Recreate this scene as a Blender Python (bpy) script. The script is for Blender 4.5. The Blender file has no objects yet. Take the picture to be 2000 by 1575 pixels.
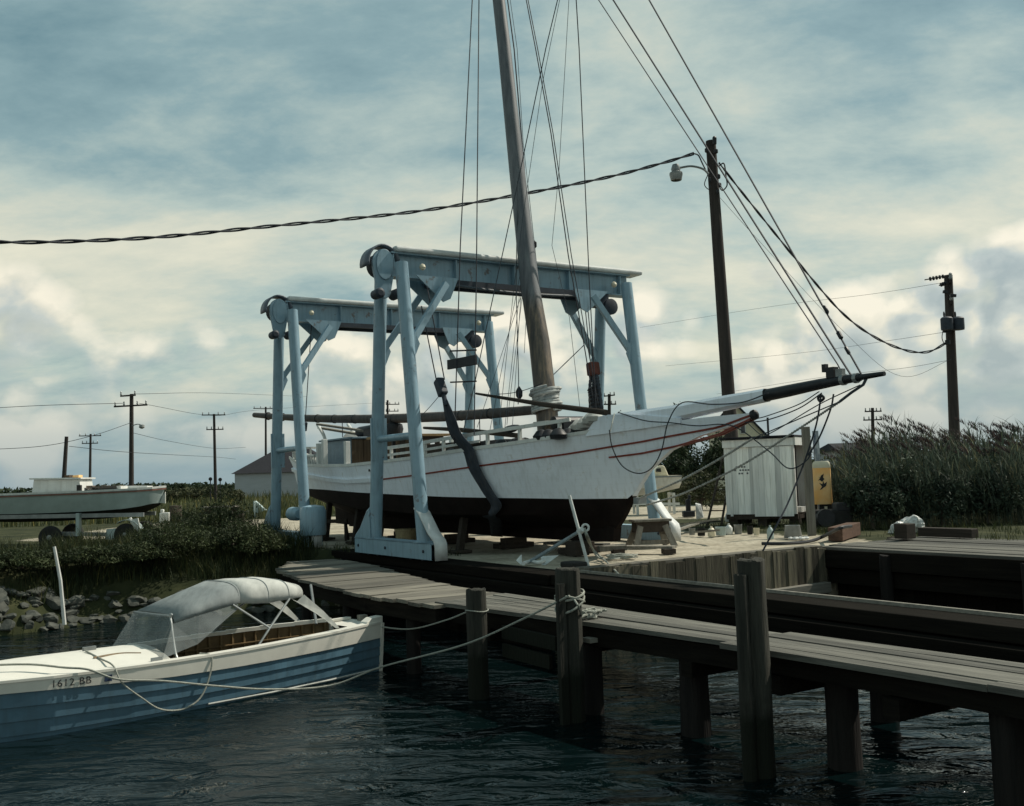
import bpy, math, random
import numpy as np
from mathutils import Vector, Matrix
rnd = random.Random(7)
sc = bpy.context.scene
COL = sc.collection

# ------------------------------------------------------------------ camera
PITCH, ROLL, FPX, EYE = math.radians(4.06), math.radians(1.91), 1988.0, 1.6
cF = Vector((0, math.cos(PITCH), math.sin(PITCH)))
r0 = Vector((1, 0, 0)); u0 = r0.cross(cF)
cR = r0*math.cos(ROLL) - u0*math.sin(ROLL)
cU = r0*math.sin(ROLL) + u0*math.cos(ROLL)
camd = bpy.data.cameras.new('camera'); cam = bpy.data.objects.new('camera', camd); COL.objects.link(cam)
cam.matrix_world = Matrix(((cR.x, cU.x, -cF.x, 0), (cR.y, cU.y, -cF.y, 0), (cR.z, cU.z, -cF.z, EYE), (0, 0, 0, 1)))
camd.sensor_width = 36; camd.lens = 36*FPX/2000; camd.clip_start = .1; camd.clip_end = 20000
sc.camera = cam

# ------------------------------------------------------------------ light
SUN_AZ, SUN_EL = math.radians(67), math.radians(48)       # clockwise from +Y
sd = Vector((math.sin(SUN_AZ)*math.cos(SUN_EL), math.cos(SUN_AZ)*math.cos(SUN_EL), math.sin(SUN_EL)))
sl = bpy.data.lights.new('sun', 'SUN'); sun = bpy.data.objects.new('sun', sl); COL.objects.link(sun)
sl.energy = 3.6; sl.angle = math.radians(.6); sl.color = (1, .93, .8)
sun.location = (30, 0, 40); sun.rotation_euler = sd.to_track_quat('Z', 'Y').to_euler()
sc.view_settings.view_transform = 'Standard'; sc.view_settings.look = 'None'
sc.view_settings.exposure = 0.42; sc.view_settings.gamma = 1

world = bpy.data.worlds.new('World'); sc.world = world; world.use_nodes = True
nt = world.node_tree; nt.nodes.clear()
def N(tree, typ, **kw):
    n = tree.nodes.new(typ)
    for k, v in kw.items():
        if k.startswith('i_'):
            k = k[2:]; k = int(k) if k.isdigit() else k.replace('_', ' ')
            n.inputs[k].default_value = v
        else: setattr(n, k, v)
    return n
def ramp(tree, stops, interp='LINEAR'):
    n = tree.nodes.new('ShaderNodeValToRGB'); cr = n.color_ramp; cr.interpolation = interp
    while len(cr.elements) < len(stops): cr.elements.new(.5)
    for e, (p, c) in zip(cr.elements, stops):
        e.position = p; e.color = c if len(c) == 4 else (*c, 1)
    return n
def g(v): return (v, v, v, 1)
def M_(tree, op, a, b=None, c=None, clamp=False):
    n = tree.nodes.new('ShaderNodeMath'); n.operation = op; n.use_clamp = clamp
    for i, x in enumerate((a, b, c)):
        if x is None: continue
        if isinstance(x, (int, float)): n.inputs[i].default_value = x
        else: tree.links.new(x, n.inputs[i])
    return n.outputs[0]
def MIX(tree, fac, a, b):
    n = tree.nodes.new('ShaderNodeMix'); n.data_type = 'RGBA'
    for s, x in ((0, fac), (6, a), (7, b)):
        if isinstance(x, (int, float)): n.inputs[s].default_value = x
        elif isinstance(x, tuple): n.inputs[s].default_value = (*x[:3], 1)
        else: tree.links.new(x, n.inputs[s])
    return n.outputs[2]

def build_world():
    L = nt.links.new
    sky = N(nt, 'ShaderNodeTexSky', sky_type='NISHITA', sun_disc=False, sun_elevation=SUN_EL, sun_rotation=SUN_AZ,
            air_density=1.2, dust_density=2.0, ozone_density=1.0)
    bg1 = N(nt, 'ShaderNodeBackground'); bg1.inputs[1].default_value = .09
    L(sky.outputs[0], bg1.inputs[0])
    tc = N(nt, 'ShaderNodeTexCoord'); sep = N(nt, 'ShaderNodeSeparateXYZ'); L(tc.outputs['Generated'], sep.inputs[0])
    X, Y, Z = sep.outputs
    zc = M_(nt, 'MAXIMUM', Z, 0.0)
    den = M_(nt, 'ADD', zc, .30)
    cx = M_(nt, 'DIVIDE', X, den); cy = M_(nt, 'DIVIDE', Y, den)
    cmb = N(nt, 'ShaderNodeCombineXYZ'); L(cx, cmb.inputs[0]); L(cy, cmb.inputs[1])
    mp = N(nt, 'ShaderNodeMapping'); L(cmb.outputs[0], mp.inputs[0]); mp.inputs['Scale'].default_value = (.8, 1.25, 1)
    mp.inputs['Rotation'].default_value = (0, 0, .35); mp.inputs['Location'].default_value = (3.1, 1.7, 0)
    hi = N(nt, 'ShaderNodeTexNoise'); L(mp.outputs[0], hi.inputs['Vector'])
    hi.inputs['Scale'].default_value = 2.1; hi.inputs['Detail'].default_value = 9; hi.inputs['Roughness'].default_value = .62; hi.inputs['Distortion'].default_value = .12
    # cumulus banks low over the horizon: one billow field, sampled again a little toward the sun for its lit side
    def billow(off):
        mp2 = N(nt, 'ShaderNodeMapping'); L(tc.outputs['Generated'], mp2.inputs[0]); mp2.inputs['Scale'].default_value = (1, 1, 1.25); mp2.inputs['Location'].default_value = (.62+off[0], .2+off[1], .13+off[2])
        n = N(nt, 'ShaderNodeTexNoise'); L(mp2.outputs[0], n.inputs['Vector'])
        n.inputs['Scale'].default_value = 4.2; n.inputs['Detail'].default_value = 9; n.inputs['Roughness'].default_value = .5; n.inputs['Distortion'].default_value = .15
        wv = N(nt, 'ShaderNodeVectorMath', operation='MULTIPLY_ADD'); L(n.outputs['Color'], wv.inputs[0]); wv.inputs[1].default_value = (.12, .12, .12); L(mp2.outputs[0], wv.inputs[2])
        out = n.outputs[0]
        for sc_, k in ((11, .20), (27, .10)):
            vo = N(nt, 'ShaderNodeTexVoronoi', feature='F1'); L(wv.outputs[0], vo.inputs['Vector']); vo.inputs['Scale'].default_value = sc_
            d2 = M_(nt, 'POWER', vo.outputs['Distance'], 1.6)
            out = M_(nt, 'ADD', out, M_(nt, 'MULTIPLY', M_(nt, 'SUBTRACT', .30, d2), k))
        return out
    lo = billow((0, 0, 0)); lo2 = billow((.012, .003, .026))
    env = ramp(nt, [(0, g(.44)), (.05, g(.52)), (.12, g(.66)), (.21, g(.72)), (.29, g(.52)), (.40, g(.32)), (1, g(.28))]); L(zc, env.inputs[0])
    a = M_(nt, 'SUBTRACT', hi.outputs[0], .5); a = M_(nt, 'MULTIPLY', a, 1.9)
    hfac = M_(nt, 'ADD', a, env.outputs[0], clamp=True)
    hcol = ramp(nt, [(0, (.11, .20, .225)), (.3, (.20, .30, .31)), (.55, (.355, .43, .39)), (.8, (.52, .53, .43)), (1, (.62, .60, .47))])
    L(hfac, hcol.inputs[0])
    thr = ramp(nt, [(0, g(.49)), (.05, g(.40)), (.12, g(.41)), (.18, g(.50)), (.24, g(.72)), (.36, g(.9)), (1, g(1))]); L(zc, thr.inputs[0])
    m = M_(nt, 'SUBTRACT', lo, thr.outputs[0]); m = M_(nt, 'MULTIPLY', m, 10.0, clamp=True)
    m = M_(nt, 'MULTIPLY', m, .88)
    sh = M_(nt, 'ADD', M_(nt, 'MULTIPLY', M_(nt, 'SUBTRACT', lo, lo2), 7.5), .58, clamp=True)
    cr_ = ramp(nt, [(0, (.27, .325, .335)), (.4, (.41, .45, .43)), (.7, (.62, .595, .49)), (1, (.78, .72, .58))]); L(sh, cr_.inputs[0])
    col = MIX(nt, m, hcol.outputs[0], cr_.outputs[0])
    # haze right at the horizon
    hz = ramp(nt, [(0, g(.85)), (.05, g(.55)), (.11, g(0))]); L(zc, hz.inputs[0])
    col = MIX(nt, hz.outputs[0], col, (.22, .30, .335))
    bg2 = N(nt, 'ShaderNodeBackground'); L(col, bg2.inputs[0]); bg2.inputs[1].default_value = 1.0
    mx = N(nt, 'ShaderNodeMixShader'); mx.inputs[0].default_value = .90
    L(bg1.outputs[0], mx.inputs[1]); L(bg2.outputs[0], mx.inputs[2])
    out = N(nt, 'ShaderNodeOutputWorld'); L(mx.outputs[0], out.inputs[0])
build_world()

# ------------------------------------------------------------------ frames of reference
TH = math.radians(57.49)
UU = Vector((math.cos(TH), -math.sin(TH), 0)); VV = Vector((math.sin(TH), math.cos(TH), 0)); OO = Vector((-2.44, 21.03, 0))
UP = Vector((0, 0, 1))
def W(s, t, z=0): return OO + UU*s + VV*t + UP*z            # along the lift runway, across it, height over the yard
def ST(p):
    d = Vector((p[0], p[1], 0)) - OO
    return d.dot(UU), d.dot(VV)
def ray(px, py): return cF + cR*((px-1000)/FPX) - cU*((py-787.5)/FPX)
def at(px, py, Y):                                         # a point of the photo at Y metres out
    d = ray(px, py); return Vector((0, 0, EYE)) + d*(Y/d.y)
def gz(px, py, z=0):                                       # a point of the photo at height z
    d = ray(px, py); return Vector((0, 0, EYE)) + d*((z-EYE)/d.z)
def ct(px, py, t):                                         # a point of the photo at distance t from the near runway
    d = ray(px, py); C = Vector((0, 0, EYE)); return C + d*(((OO-C).dot(VV)+t)/d.dot(VV))
WATER = -1.2

# ------------------------------------------------------------------ materials
def mat(name, c, rough=.7, var=.25, scale=6, bump=.0, bscale=40, metal=0, c2=None, stretch=None, rot=0, spec=.3, contrast=.22, detail=6, streak=None, rust=None):
    m = bpy.data.materials.new(name); m.use_nodes = True; t = m.node_tree; L = t.links.new
    b = t.nodes['Principled BSDF']; b.inputs['Roughness'].default_value = rough; b.inputs['Metallic'].default_value = metal
    b.inputs['Specular IOR Level'].default_value = spec
    tc = N(t, 'ShaderNodeTexCoord'); mp = N(t, 'ShaderNodeMapping'); L(tc.outputs['Object'], mp.inputs[0])
    if rot:
        mr = N(t, 'ShaderNodeMapping'); L(tc.outputs['Object'], mr.inputs[0]); mr.inputs['Rotation'].default_value = (0, 0, rot); L(mr.outputs[0], mp.inputs[0])
    if stretch: mp.inputs['Scale'].default_value = stretch
    n = N(t, 'ShaderNodeTexNoise'); L(mp.outputs[0], n.inputs['Vector']); n.inputs['Scale'].default_value = scale; n.inputs['Detail'].default_value = detail; n.inputs['Roughness'].default_value = .6
    lo, hi = .5-contrast, .5+contrast
    if c2 is None: c2 = tuple(x*(1-var*1.3) for x in c); c1 = tuple(min(1, x*(1+var*.6)) for x in c)
    else: c1 = c
    r = ramp(t, [(lo, c2), (hi, c1)]); L(n.outputs[0], r.inputs[0])
    col = r.outputs[0]
    if streak:                                              # (colour, amount): vertical run-off marks and grime
        ms = N(t, 'ShaderNodeMapping'); L(tc.outputs['Object'], ms.inputs[0]); ms.inputs['Scale'].default_value = (9, 9, .7)
        ns = N(t, 'ShaderNodeTexNoise'); L(ms.outputs[0], ns.inputs['Vector']); ns.inputs['Scale'].default_value = 1.6; ns.inputs['Detail'].default_value = 5
        rs = ramp(t, [(.5, g(0)), (.75, g(streak[1]))]); L(ns.outputs[0], rs.inputs[0])
        col = MIX(t, rs.outputs[0], col, streak[0])
    if rust:
        nr = N(t, 'ShaderNodeTexNoise'); L(tc.outputs['Object'], nr.inputs['Vector']); nr.inputs['Scale'].default_value = 3.2; nr.inputs['Detail'].default_value = 9; nr.inputs['Roughness'].default_value = .7
        rr = ramp(t, [(.60, g(0)), (.66, g(rust[1]))]); L(nr.outputs[0], rr.inputs[0])
        col = MIX(t, rr.outputs[0], col, rust[0])
    L(col, b.inputs['Base Color'])
    if bump:
        n2 = N(t, 'ShaderNodeTexNoise'); L(mp.outputs[0], n2.inputs['Vector']); n2.inputs['Scale'].default_value = bscale; n2.inputs['Detail'].default_value = 4
        bp = N(t, 'ShaderNodeBump'); bp.inputs['Strength'].default_value = bump; bp.inputs['Distance'].default_value = .02; L(n2.outputs[0], bp.inputs['Height']); L(bp.outputs[0], b.inputs['Normal'])
    return m
def boards_vary(m, lo=.62, hi=1.3):
    t = m.node_tree; L = t.links.new; b = t.nodes['Principled BSDF']; src = b.inputs['Base Color'].links[0].from_socket
    ge = N(t, 'ShaderNodeNewGeometry'); r = ramp(t, [(0, g(lo)), (1, (hi, hi*.985, hi*.95))]); L(ge.outputs['Random Per Island'], r.inputs[0])
    mul = N(t, 'ShaderNodeMix', data_type='RGBA', blend_type='MULTIPLY'); mul.inputs[0].default_value = 1; L(src, mul.inputs[6]); L(r.outputs[0], mul.inputs[7]); L(mul.outputs[2], b.inputs['Base Color'])
    return m
def wood(name, *a, **k): return boards_vary(wood_(name, *a, **k))
def wood_(name, c1, c2, rot=None, vertical=False, sc_=1.0, bump=.35, rough=.85, streak=None):
    """rot: world heading (radians) of the grain; vertical: grain along z"""
    if vertical: return mat(name, c1, rough, c2=c2, scale=2*sc_, stretch=(7, 7, .5), bump=bump, bscale=9, spec=.15, streak=streak)
    return mat(name, c1, rough, c2=c2, scale=2*sc_, stretch=(.45, 8, 8), rot=-(rot or 0), bump=bump, bscale=9, spec=.15, streak=streak)
HU = math.atan2(UU.y, UU.x); HV = math.atan2(VV.y, VV.x)
BLUE = (.225, .345, .42)
m_lift = mat('lift_blue_paint', BLUE, .38, var=.10, scale=3, bump=.05, spec=.5, streak=((.10, .15, .175), .5), rust=((.11, .075, .055), .8))
m_liftd = mat('lift_dark_steel', (.035, .045, .06), .6, var=.3)
m_cowl = mat('cowl_grey', (.13, .15, .18), .5, var=.2)
m_flange = mat('beam_cap_weathered', (.56, .58, .57), .5, var=.2, scale=4)
m_cable = mat('wire_rope', (.03, .035, .045), .6, var=.2)
m_wire = mat('weathered_wire', (.06, .075, .09), .6, var=.2)
m_rope = mat('mooring_rope', (.30, .31, .27), .9, var=.25, scale=30, bump=.4, bscale=90)
m_darkrope = mat('tarred_rope', (.035, .04, .05), .9, var=.25, scale=30)
m_white = mat('white_boat_paint', (.62, .63, .60), .45, var=.12, scale=3, streak=((.34, .33, .29), .4))
m_hull = mat('hull_white_paint', (.80, .855, .92), .5, var=.07, scale=1.6, detail=9, bump=.05, streak=((.52, .54, .55), .42), rust=((.58, .57, .54), .6))
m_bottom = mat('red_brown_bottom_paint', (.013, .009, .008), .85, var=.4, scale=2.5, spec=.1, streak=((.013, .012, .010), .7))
m_red = mat('red_stripe_paint', (.24, .05, .035), .55, var=.25, scale=7)
m_deck = mat('grey_deck', (.24, .25, .24), .8, var=.3)
m_cabin = mat('cabin_blue_grey', (.17, .24, .29), .55, var=.18, streak=((.1, .14, .17), .5))
m_brown = wood('brown_board', (.13, .095, .065), (.065, .045, .03), vertical=True)
m_spar = mat('weathered_spar', (.10, .088, .08), .75, c2=(.045, .042, .042), scale=2, stretch=(4, 4, .35), bump=.2, bscale=12)
def planked(m, pitch=.13, amt=.16):
    t = m.node_tree; L = t.links.new; b = t.nodes['Principled BSDF']; src = b.inputs['Base Color'].links[0].from_socket
    tc = N(t, 'ShaderNodeTexCoord'); sp = N(t, 'ShaderNodeSeparateXYZ'); L(tc.outputs['Object'], sp.inputs[0])
    n = N(t, 'ShaderNodeTexNoise'); L(tc.outputs['Object'], n.inputs['Vector']); n.inputs['Scale'].default_value = .8
    z = M_(t, 'ADD', sp.outputs[2], M_(t, 'MULTIPLY', n.outputs[0], .12)); f = M_(t, 'FRACT', M_(t, 'DIVIDE', z, pitch))
    r = ramp(t, [(0, g(amt)), (.055, g(0)), (.96, g(0)), (1, g(amt))]); L(f, r.inputs[0])
    n2 = N(t, 'ShaderNodeTexNoise'); L(tc.outputs['Object'], n2.inputs['Vector']); n2.inputs['Scale'].default_value = 2.4; n2.inputs['Detail'].default_value = 6
    k = ramp(t, [(.35, g(.25)), (.65, g(1))]); L(n2.outputs[0], k.inputs[0])
    L(MIX(t, M_(t, 'MULTIPLY', r.outputs[0], k.outputs[0]), src, (.30, .30, .29)), b.inputs['Base Color'])
planked(m_hull)
def mast_material():
    m = bpy.data.materials.new('mast_spar'); m.use_nodes = True; t = m.node_tree; L = t.links.new; b = t.nodes['Principled BSDF']
    b.inputs['Roughness'].default_value = .55
    tc = N(t, 'ShaderNodeTexCoord'); mp = N(t, 'ShaderNodeMapping'); L(tc.outputs['Object'], mp.inputs[0]); mp.inputs['Scale'].default_value = (6, 6, .6)
    n = N(t, 'ShaderNodeTexNoise'); L(mp.outputs[0], n.inputs['Vector']); n.inputs['Scale'].default_value = 1.7; n.inputs['Detail'].default_value = 8; n.inputs['Roughness'].default_value = .65
    grey = ramp(t, [(.3, (.06, .068, .08)), (.7, (.17, .18, .19))]); L(n.outputs[0], grey.inputs[0])
    tan = ramp(t, [(.36, (.03, .03, .03)), (.52, (.10, .082, .064)), (.74, (.30, .21, .13))]); L(n.outputs[0], tan.inputs[0])
    sp = N(t, 'ShaderNodeSeparateXYZ'); L(tc.outputs['Object'], sp.inputs[0])
    zz = M_(t, 'ADD', sp.outputs[2], M_(t, 'MULTIPLY', n.outputs[0], .9))
    f = M_(t, 'MULTIPLY', M_(t, 'SUBTRACT', 5.75, zz), 2.5, clamp=True)     # varnish survives low on the mast, bare grey above
    L(MIX(t, f, grey.outputs[0], tan.outputs[0]), b.inputs['Base Color'])
    return m
m_mast = mast_material()
m_black = mat('black_paint', (.018, .02, .024), .5, var=.3, scale=9)
m_chain = mat('painted_chain', (.50, .51, .47), .6, var=.4, scale=14, c2=(.2, .19, .17))
m_plank = wood('walkway_planks', (.15, .148, .132), (.048, .049, .045), HU)
m_plankv = wood('apron_planks', (.20, .19, .16), (.085, .08, .07), HV)
m_girder = wood('dark_creosoted_timber', (.016, .0145, .012), (.007, .0065, .006), HU)
m_girder.node_tree.nodes['Principled BSDF'].inputs['Specular IOR Level'].default_value = .02
m_pile = wood('piling_timber', (.058, .058, .049), (.012, .013, .012), vertical=True, bump=.8, streak=((.02, .02, .018), .8))
def tide(m):
    t = m.node_tree; L = t.links.new; b = t.nodes['Principled BSDF']; src = b.inputs['Base Color'].links[0].from_socket
    tc = N(t, 'ShaderNodeTexCoord'); sp = N(t, 'ShaderNodeSeparateXYZ'); L(tc.outputs['Object'], sp.inputs[0]); n = N(t, 'ShaderNodeTexNoise'); L(tc.outputs['Object'], n.inputs['Vector']); n.inputs['Scale'].default_value = 7; n.inputs['Detail'].default_value = 5
    f = M_(t, 'MULTIPLY', M_(t, 'SUBTRACT', M_(t, 'ADD', .45, M_(t, 'MULTIPLY', n.outputs[0], .45)), sp.outputs[2]), 5, clamp=True)
    L(MIX(t, f, src, (.012, .014, .010)), b.inputs['Base Color'])
tide(m_pile)
m_pilewet = wood('wet_piling_timber', (.02, .018, .017), (.008, .008, .008), vertical=True, bump=.6)
m_bulk = boards_vary(wood_('bulkhead_boards', (.20, .18, .13), (.045, .042, .035), vertical=True, bump=.5, streak=((.03, .03, .026), .9)), .38, 1.25)
m_wale = wood('grey_wale', (.26, .25, .22), (.14, .135, .12), HV)
m_pole = wood('utility_pole_wood', (.055, .048, .045), (.028, .025, .025), vertical=True)
m_rock = mat('riprap_stone', (.105, .11, .095), .9, c2=(.025, .03, .026), scale=5, bump=.6, bscale=12)
m_anchor = mat('anchor_white_paint', (.62, .65, .63), .5, var=.2, rust=((.2, .13, .08), .7))
m_shankm = mat('anchor_grey_shank', (.22, .28, .31), .5, var=.3)
m_basket = mat('basket_slats', (.42, .36, .22), .9, c2=(.22, .18, .10), scale=5, stretch=(9, 9, .6), bump=.4)
m_greywood = wood('grey_weathered_wood', (.26, .25, .22), (.12, .115, .1), vertical=True)
m_darkwood = wood('dark_old_wood', (.06, .05, .042), (.03, .026, .022), HU)
m_redwood = wood('reddish_timber', (.16, .10, .075), (.08, .05, .038), HV)
m_shed = wood('shed_boards', (.82, .84, .82), (.66, .68, .68), vertical=True, sc_=1.6, bump=.25, streak=((.33, .33, .31), .5))
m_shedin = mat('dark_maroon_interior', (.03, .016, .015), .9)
m_roofd = mat('dark_shingle', (.016, .017, .022), .95, var=.35, scale=4, bump=.4)
m_house = mat('house_wall_grey', (.40, .42, .44), .8, var=.10, scale=.8, stretch=(1, 1, 9))
m_glass = mat('dark_window_glass', (.012, .016, .02), .1, spec=.6)
m_orange = mat('orange_tank_paint', (.86, .40, .085), .5, c2=(.84, .56, .27), scale=1.2, contrast=.12)
m_cream = mat('cream_paint', (.62, .57, .43), .5, var=.1)
m_tub = mat('galvanised_tub', (.24, .25, .24), .5, var=.25, metal=.3)
m_bag = mat('white_plastic', (.55, .56, .54), .35, var=.3, scale=7, bump=.8, bscale=8)
m_tire = mat('tyre_rubber', (.02, .02, .02), .85, var=.3)
m_galv = mat('galvanised_steel', (.25, .27, .27), .45, var=.25, metal=.4)
m_boatblue = mat('motorboat_blue', (.075, .15, .205), .4, var=.2, scale=2.5, spec=.5, streak=((.05, .085, .10), .5))
m_boatwhite = mat('motorboat_white', (.66, .64, .57), .4, var=.06, spec=.5)
m_canvas = mat('grey_canvas', (.46, .47, .44), .9, var=.16, scale=3, bump=.9, bscale=2.2, stretch=(2.4, .8, 1), streak=((.30, .31, .29), .4))
m_canvas2 = mat('grey_coated_canvas', (.20, .225, .225), .75, var=.2, scale=3, bump=.8, bscale=2.2, stretch=(2.4, .8, 1), streak=((.13, .145, .145), .5))
m_ribs = mat('varnished_ribs', (.17, .115, .055), .55, var=.3, scale=9)
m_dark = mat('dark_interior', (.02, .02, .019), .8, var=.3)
m_cgrey = mat('small_boat_grey_paint', (.36, .44, .435), .5, var=.12, scale=3)
m_insul = mat('porcelain', (.30, .31, .31), .3)
m_ltgrey = mat('lamp_glass', (.26, .27, .26), .3)
def clear_vinyl():
    m = bpy.data.materials.new('clear_vinyl'); m.use_nodes = True; t = m.node_tree; b = t.nodes['Principled BSDF']
    b.inputs['Base Color'].default_value = (.17, .20, .20, 1); b.inputs['Roughness'].default_value = .3; b.inputs['Alpha'].default_value = .42
    n = N(t, 'ShaderNodeTexNoise'); n.inputs['Scale'].default_value = 4; tc = N(t, 'ShaderNodeTexCoord'); t.links.new(tc.outputs['Object'], n.inputs['Vector'])
    r = ramp(t, [(.3, g(.32)), (.7, g(.52))]); t.links.new(n.outputs[0], r.inputs[0]); t.links.new(r.outputs[0], b.inputs['Alpha'])
    return m
m_vinyl = clear_vinyl()
def leaf(name, c, c2, trans=.25):
    m = bpy.data.materials.new(name); m.use_nodes = True; t = m.node_tree; L = t.links.new; b = t.nodes['Principled BSDF']
    b.inputs['Roughness'].default_value = .7; b.inputs['Specular IOR Level'].default_value = .2
    tc = N(t, 'ShaderNodeTexCoord'); n = N(t, 'ShaderNodeTexNoise'); L(tc.outputs['Object'], n.inputs['Vector']); n.inputs['Scale'].default_value = 1.4; n.inputs['Detail'].default_value = 5
    r = ramp(t, [(.32, c2), (.68, c)]); L(n.outputs[0], r.inputs[0])
    at_ = N(t, 'ShaderNodeAttribute', attribute_name='tint'); 
    mul = N(t, 'ShaderNodeMix', data_type='RGBA', blend_type='MULTIPLY'); mul.inputs[0].default_value = 1
    L(r.outputs[0], mul.inputs[6]); L(at_.outputs['Color'], mul.inputs[7])
    L(mul.outputs[2], b.inputs['Base Color'])
    tr = N(t, 'ShaderNodeBsdfTranslucent'); L(mul.outputs[2], tr.inputs[0])
    mx = N(t, 'ShaderNodeMixShader'); mx.inputs[0].default_value = trans
    L(b.outputs[0], mx.inputs[1]); L(tr.outputs[0], mx.inputs[2]); L(mx.outputs[0], t.nodes['Material Output'].inputs[0])
    return m
m_grass = leaf('grass_blades', (.055, .07, .028), (.02, .032, .015))
m_field = leaf('field_grass', (.11, .12, .05), (.05, .066, .03))
m_reed = leaf('reed_leaves', (.115, .145, .105), (.04, .06, .047))
m_bush = leaf('bush_leaves', (.085, .09, .042), (.035, .045, .026))
m_treel = leaf('tree_leaves', (.05, .07, .035), (.018, .03, .018))
m_reedb = leaf('marsh_bush_leaves', (.075, .10, .065), (.025, .04, .03))
m_grassb = leaf('bank_leaves', (.07, .088, .038), (.022, .034, .017))
m_bark = mat('bark', (.07, .055, .045), .9)

# ------------------------------------------------------------------ mesh building
class MB:
    def __init__(s): s.v = []; s.f = []; s.m = []; s.mi = 0
    def add(s, vs, fs):
        o = len(s.v); s.v += [Vector(x) for x in vs]
        for f in fs: s.f.append(tuple(i+o for i in f)); s.m.append(s.mi)
        return s
    def box(s, c, size, ax=None):
        ex, ey, ez = ax or (Vector((1, 0, 0)), Vector((0, 1, 0)), UP); c = Vector(c); hx, hy, hz = (q/2 for q in size)
        vs = [c+ex*(hx*i)+ey*(hy*j)+ez*(hz*k) for k in (-1, 1) for j in (-1, 1) for i in (-1, 1)]
        return s.add(vs, [(0, 2, 3, 1), (4, 5, 7, 6), (0, 1, 5, 4), (2, 6, 7, 3), (0, 4, 6, 2), (1, 3, 7, 5)])
    def beam(s, a, b, w, h, up=UP, w2=None, h2=None):
        a, b = Vector(a), Vector(b); d = (b-a).normalized(); x = d.cross(up)
        x = x.normalized() if x.length > 1e-4 else Vector((1, 0, 0)); y = x.cross(d)
        vs = []
        for p, ww, hh in ((a, w, h), (b, w2 or w, h2 or h)):
            vs += [p+x*(ww/2*i)+y*(hh/2*j) for i, j in ((-1, -1), (1, -1), (1, 1), (-1, 1))]
        return s.add(vs, [(3, 2, 1, 0), (4, 5, 6, 7), (0, 1, 5, 4), (1, 2, 6, 5), (2, 3, 7, 6), (3, 0, 4, 7)])
    def tube(s, pts, r, n=8, caps=True, flat=None):
        pts = [Vector(p) for p in pts]; k = len(pts); rs = r if isinstance(r, (list, tuple)) else [r]*k
        vs = []; px = None
        for i, p in enumerate(pts):
            d = (pts[min(i+1, k-1)]-pts[max(i-1, 0)]).normalized()
            if px is None:
                px = d.cross(UP); px = px.normalized() if px.length > 1e-3 else Vector((1, 0, 0))
            else:
                px = px - d*px.dot(d); px = px.normalized() if px.length > 1e-6 else d.orthogonal().normalized()
            py = d.cross(px)
            for j in range(n):
                a = 2*math.pi*j/n; vs.append(p+px*(rs[i]*math.cos(a))+py*(rs[i]*(flat or 1)*math.sin(a)))
        fs = [(i*n+j, i*n+(j+1) % n, (i+1)*n+(j+1) % n, (i+1)*n+j) for i in range(k-1) for j in range(n)]
        if caps: fs += [tuple(range(n-1, -1, -1)), tuple((k-1)*n+j for j in range(n))]
        return s.add(vs, fs)
    def lathe(s, prof, c, n=20, axis=UP, squash=1):
        c = Vector(c); axis = axis.normalized(); ex = axis.orthogonal().normalized(); ey = axis.cross(ex); vs = []; k = len(prof)
        for r, z in prof:
            for j in range(n):
                a = 2*math.pi*j/n; vs.append(c+axis*z+ex*(r*math.cos(a))+ey*(r*squash*math.sin(a)))
        fs = [(i*n+j, i*n+(j+1) % n, (i+1)*n+(j+1) % n, (i+1)*n+j) for i in range(k-1) for j in range(n)]
        fs += [tuple(range(n-1, -1, -1)), tuple((k-1)*n+j for j in range(n))]
        return s.add(vs, fs)
    def prism(s, poly, off):
        a = [Vector(p) for p in poly]; off = Vector(off); n = len(a)
        return s.add(a+[p+off for p in a], [tuple(range(n-1, -1, -1)), tuple(range(n, 2*n))]+[(i, (i+1) % n, (i+1) % n+n, i+n) for i in range(n)])
    def grid(s, rows, close=False):
        n = len(rows[0]); vs = [p for r in rows for p in r]
        return s.add(vs, [(i*n+j, i*n+(j+1) % n, (i+1)*n+(j+1) % n, (i+1)*n+j) for i in range(len(rows)-1) for j in range(n if close else n-1)])
    def build(s, name, mats, parent=None, smooth=False, bevel=0, base=None, solid=0, fixn=True, sub=0):
        me = bpy.data.meshes.new(name)
        org = Vector((0, 0, 0))
        if parent is not None:
            q = parent
            while q is not None: org = org + q.location; q = q.parent
        elif base is not None: org = Vector(base)
        me.from_pydata([v-org for v in s.v], [], s.f); me.update()
        if not isinstance(mats, (list, tuple)): mats = [mats]
        for m in mats: me.materials.append(m)
        if len(mats) > 1: me.polygons.foreach_set('material_index', s.m)
        if fixn:
            import bmesh
            bm = bmesh.new(); bm.from_mesh(me); bmesh.ops.recalc_face_normals(bm, faces=bm.faces); bm.to_mesh(me); bm.free()
        if smooth:
            me.polygons.foreach_set('use_smooth', [True]*len(me.polygons))
            me.set_sharp_from_angle(angle=math.radians(38))
        o = bpy.data.objects.new(name, me); COL.objects.link(o)
        if parent is not None: o.parent = parent
        elif base is not None: o.location = org
        if solid:
            md = o.modifiers.new('thick', 'SOLIDIFY'); md.thickness = solid; md.offset = 0
        if bevel:
            md = o.modifiers.new('bevel', 'BEVEL'); md.width = bevel; md.segments = 2; md.limit_method = 'ANGLE'; md.angle_limit = math.radians(40)
        return o
def tag(o, label=None, cat=None, group=None, kind=None):
    if label: o['label'] = label
    if cat: o['category'] = cat
    if group: o['group'] = group
    if kind: o['kind'] = kind
    return o
def thing(name, loc, label, cat, group=None):
    o = bpy.data.objects.new(name, None); o.empty_display_size = .3; COL.objects.link(o); o.location = loc
    return tag(o, label, cat, group)
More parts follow.
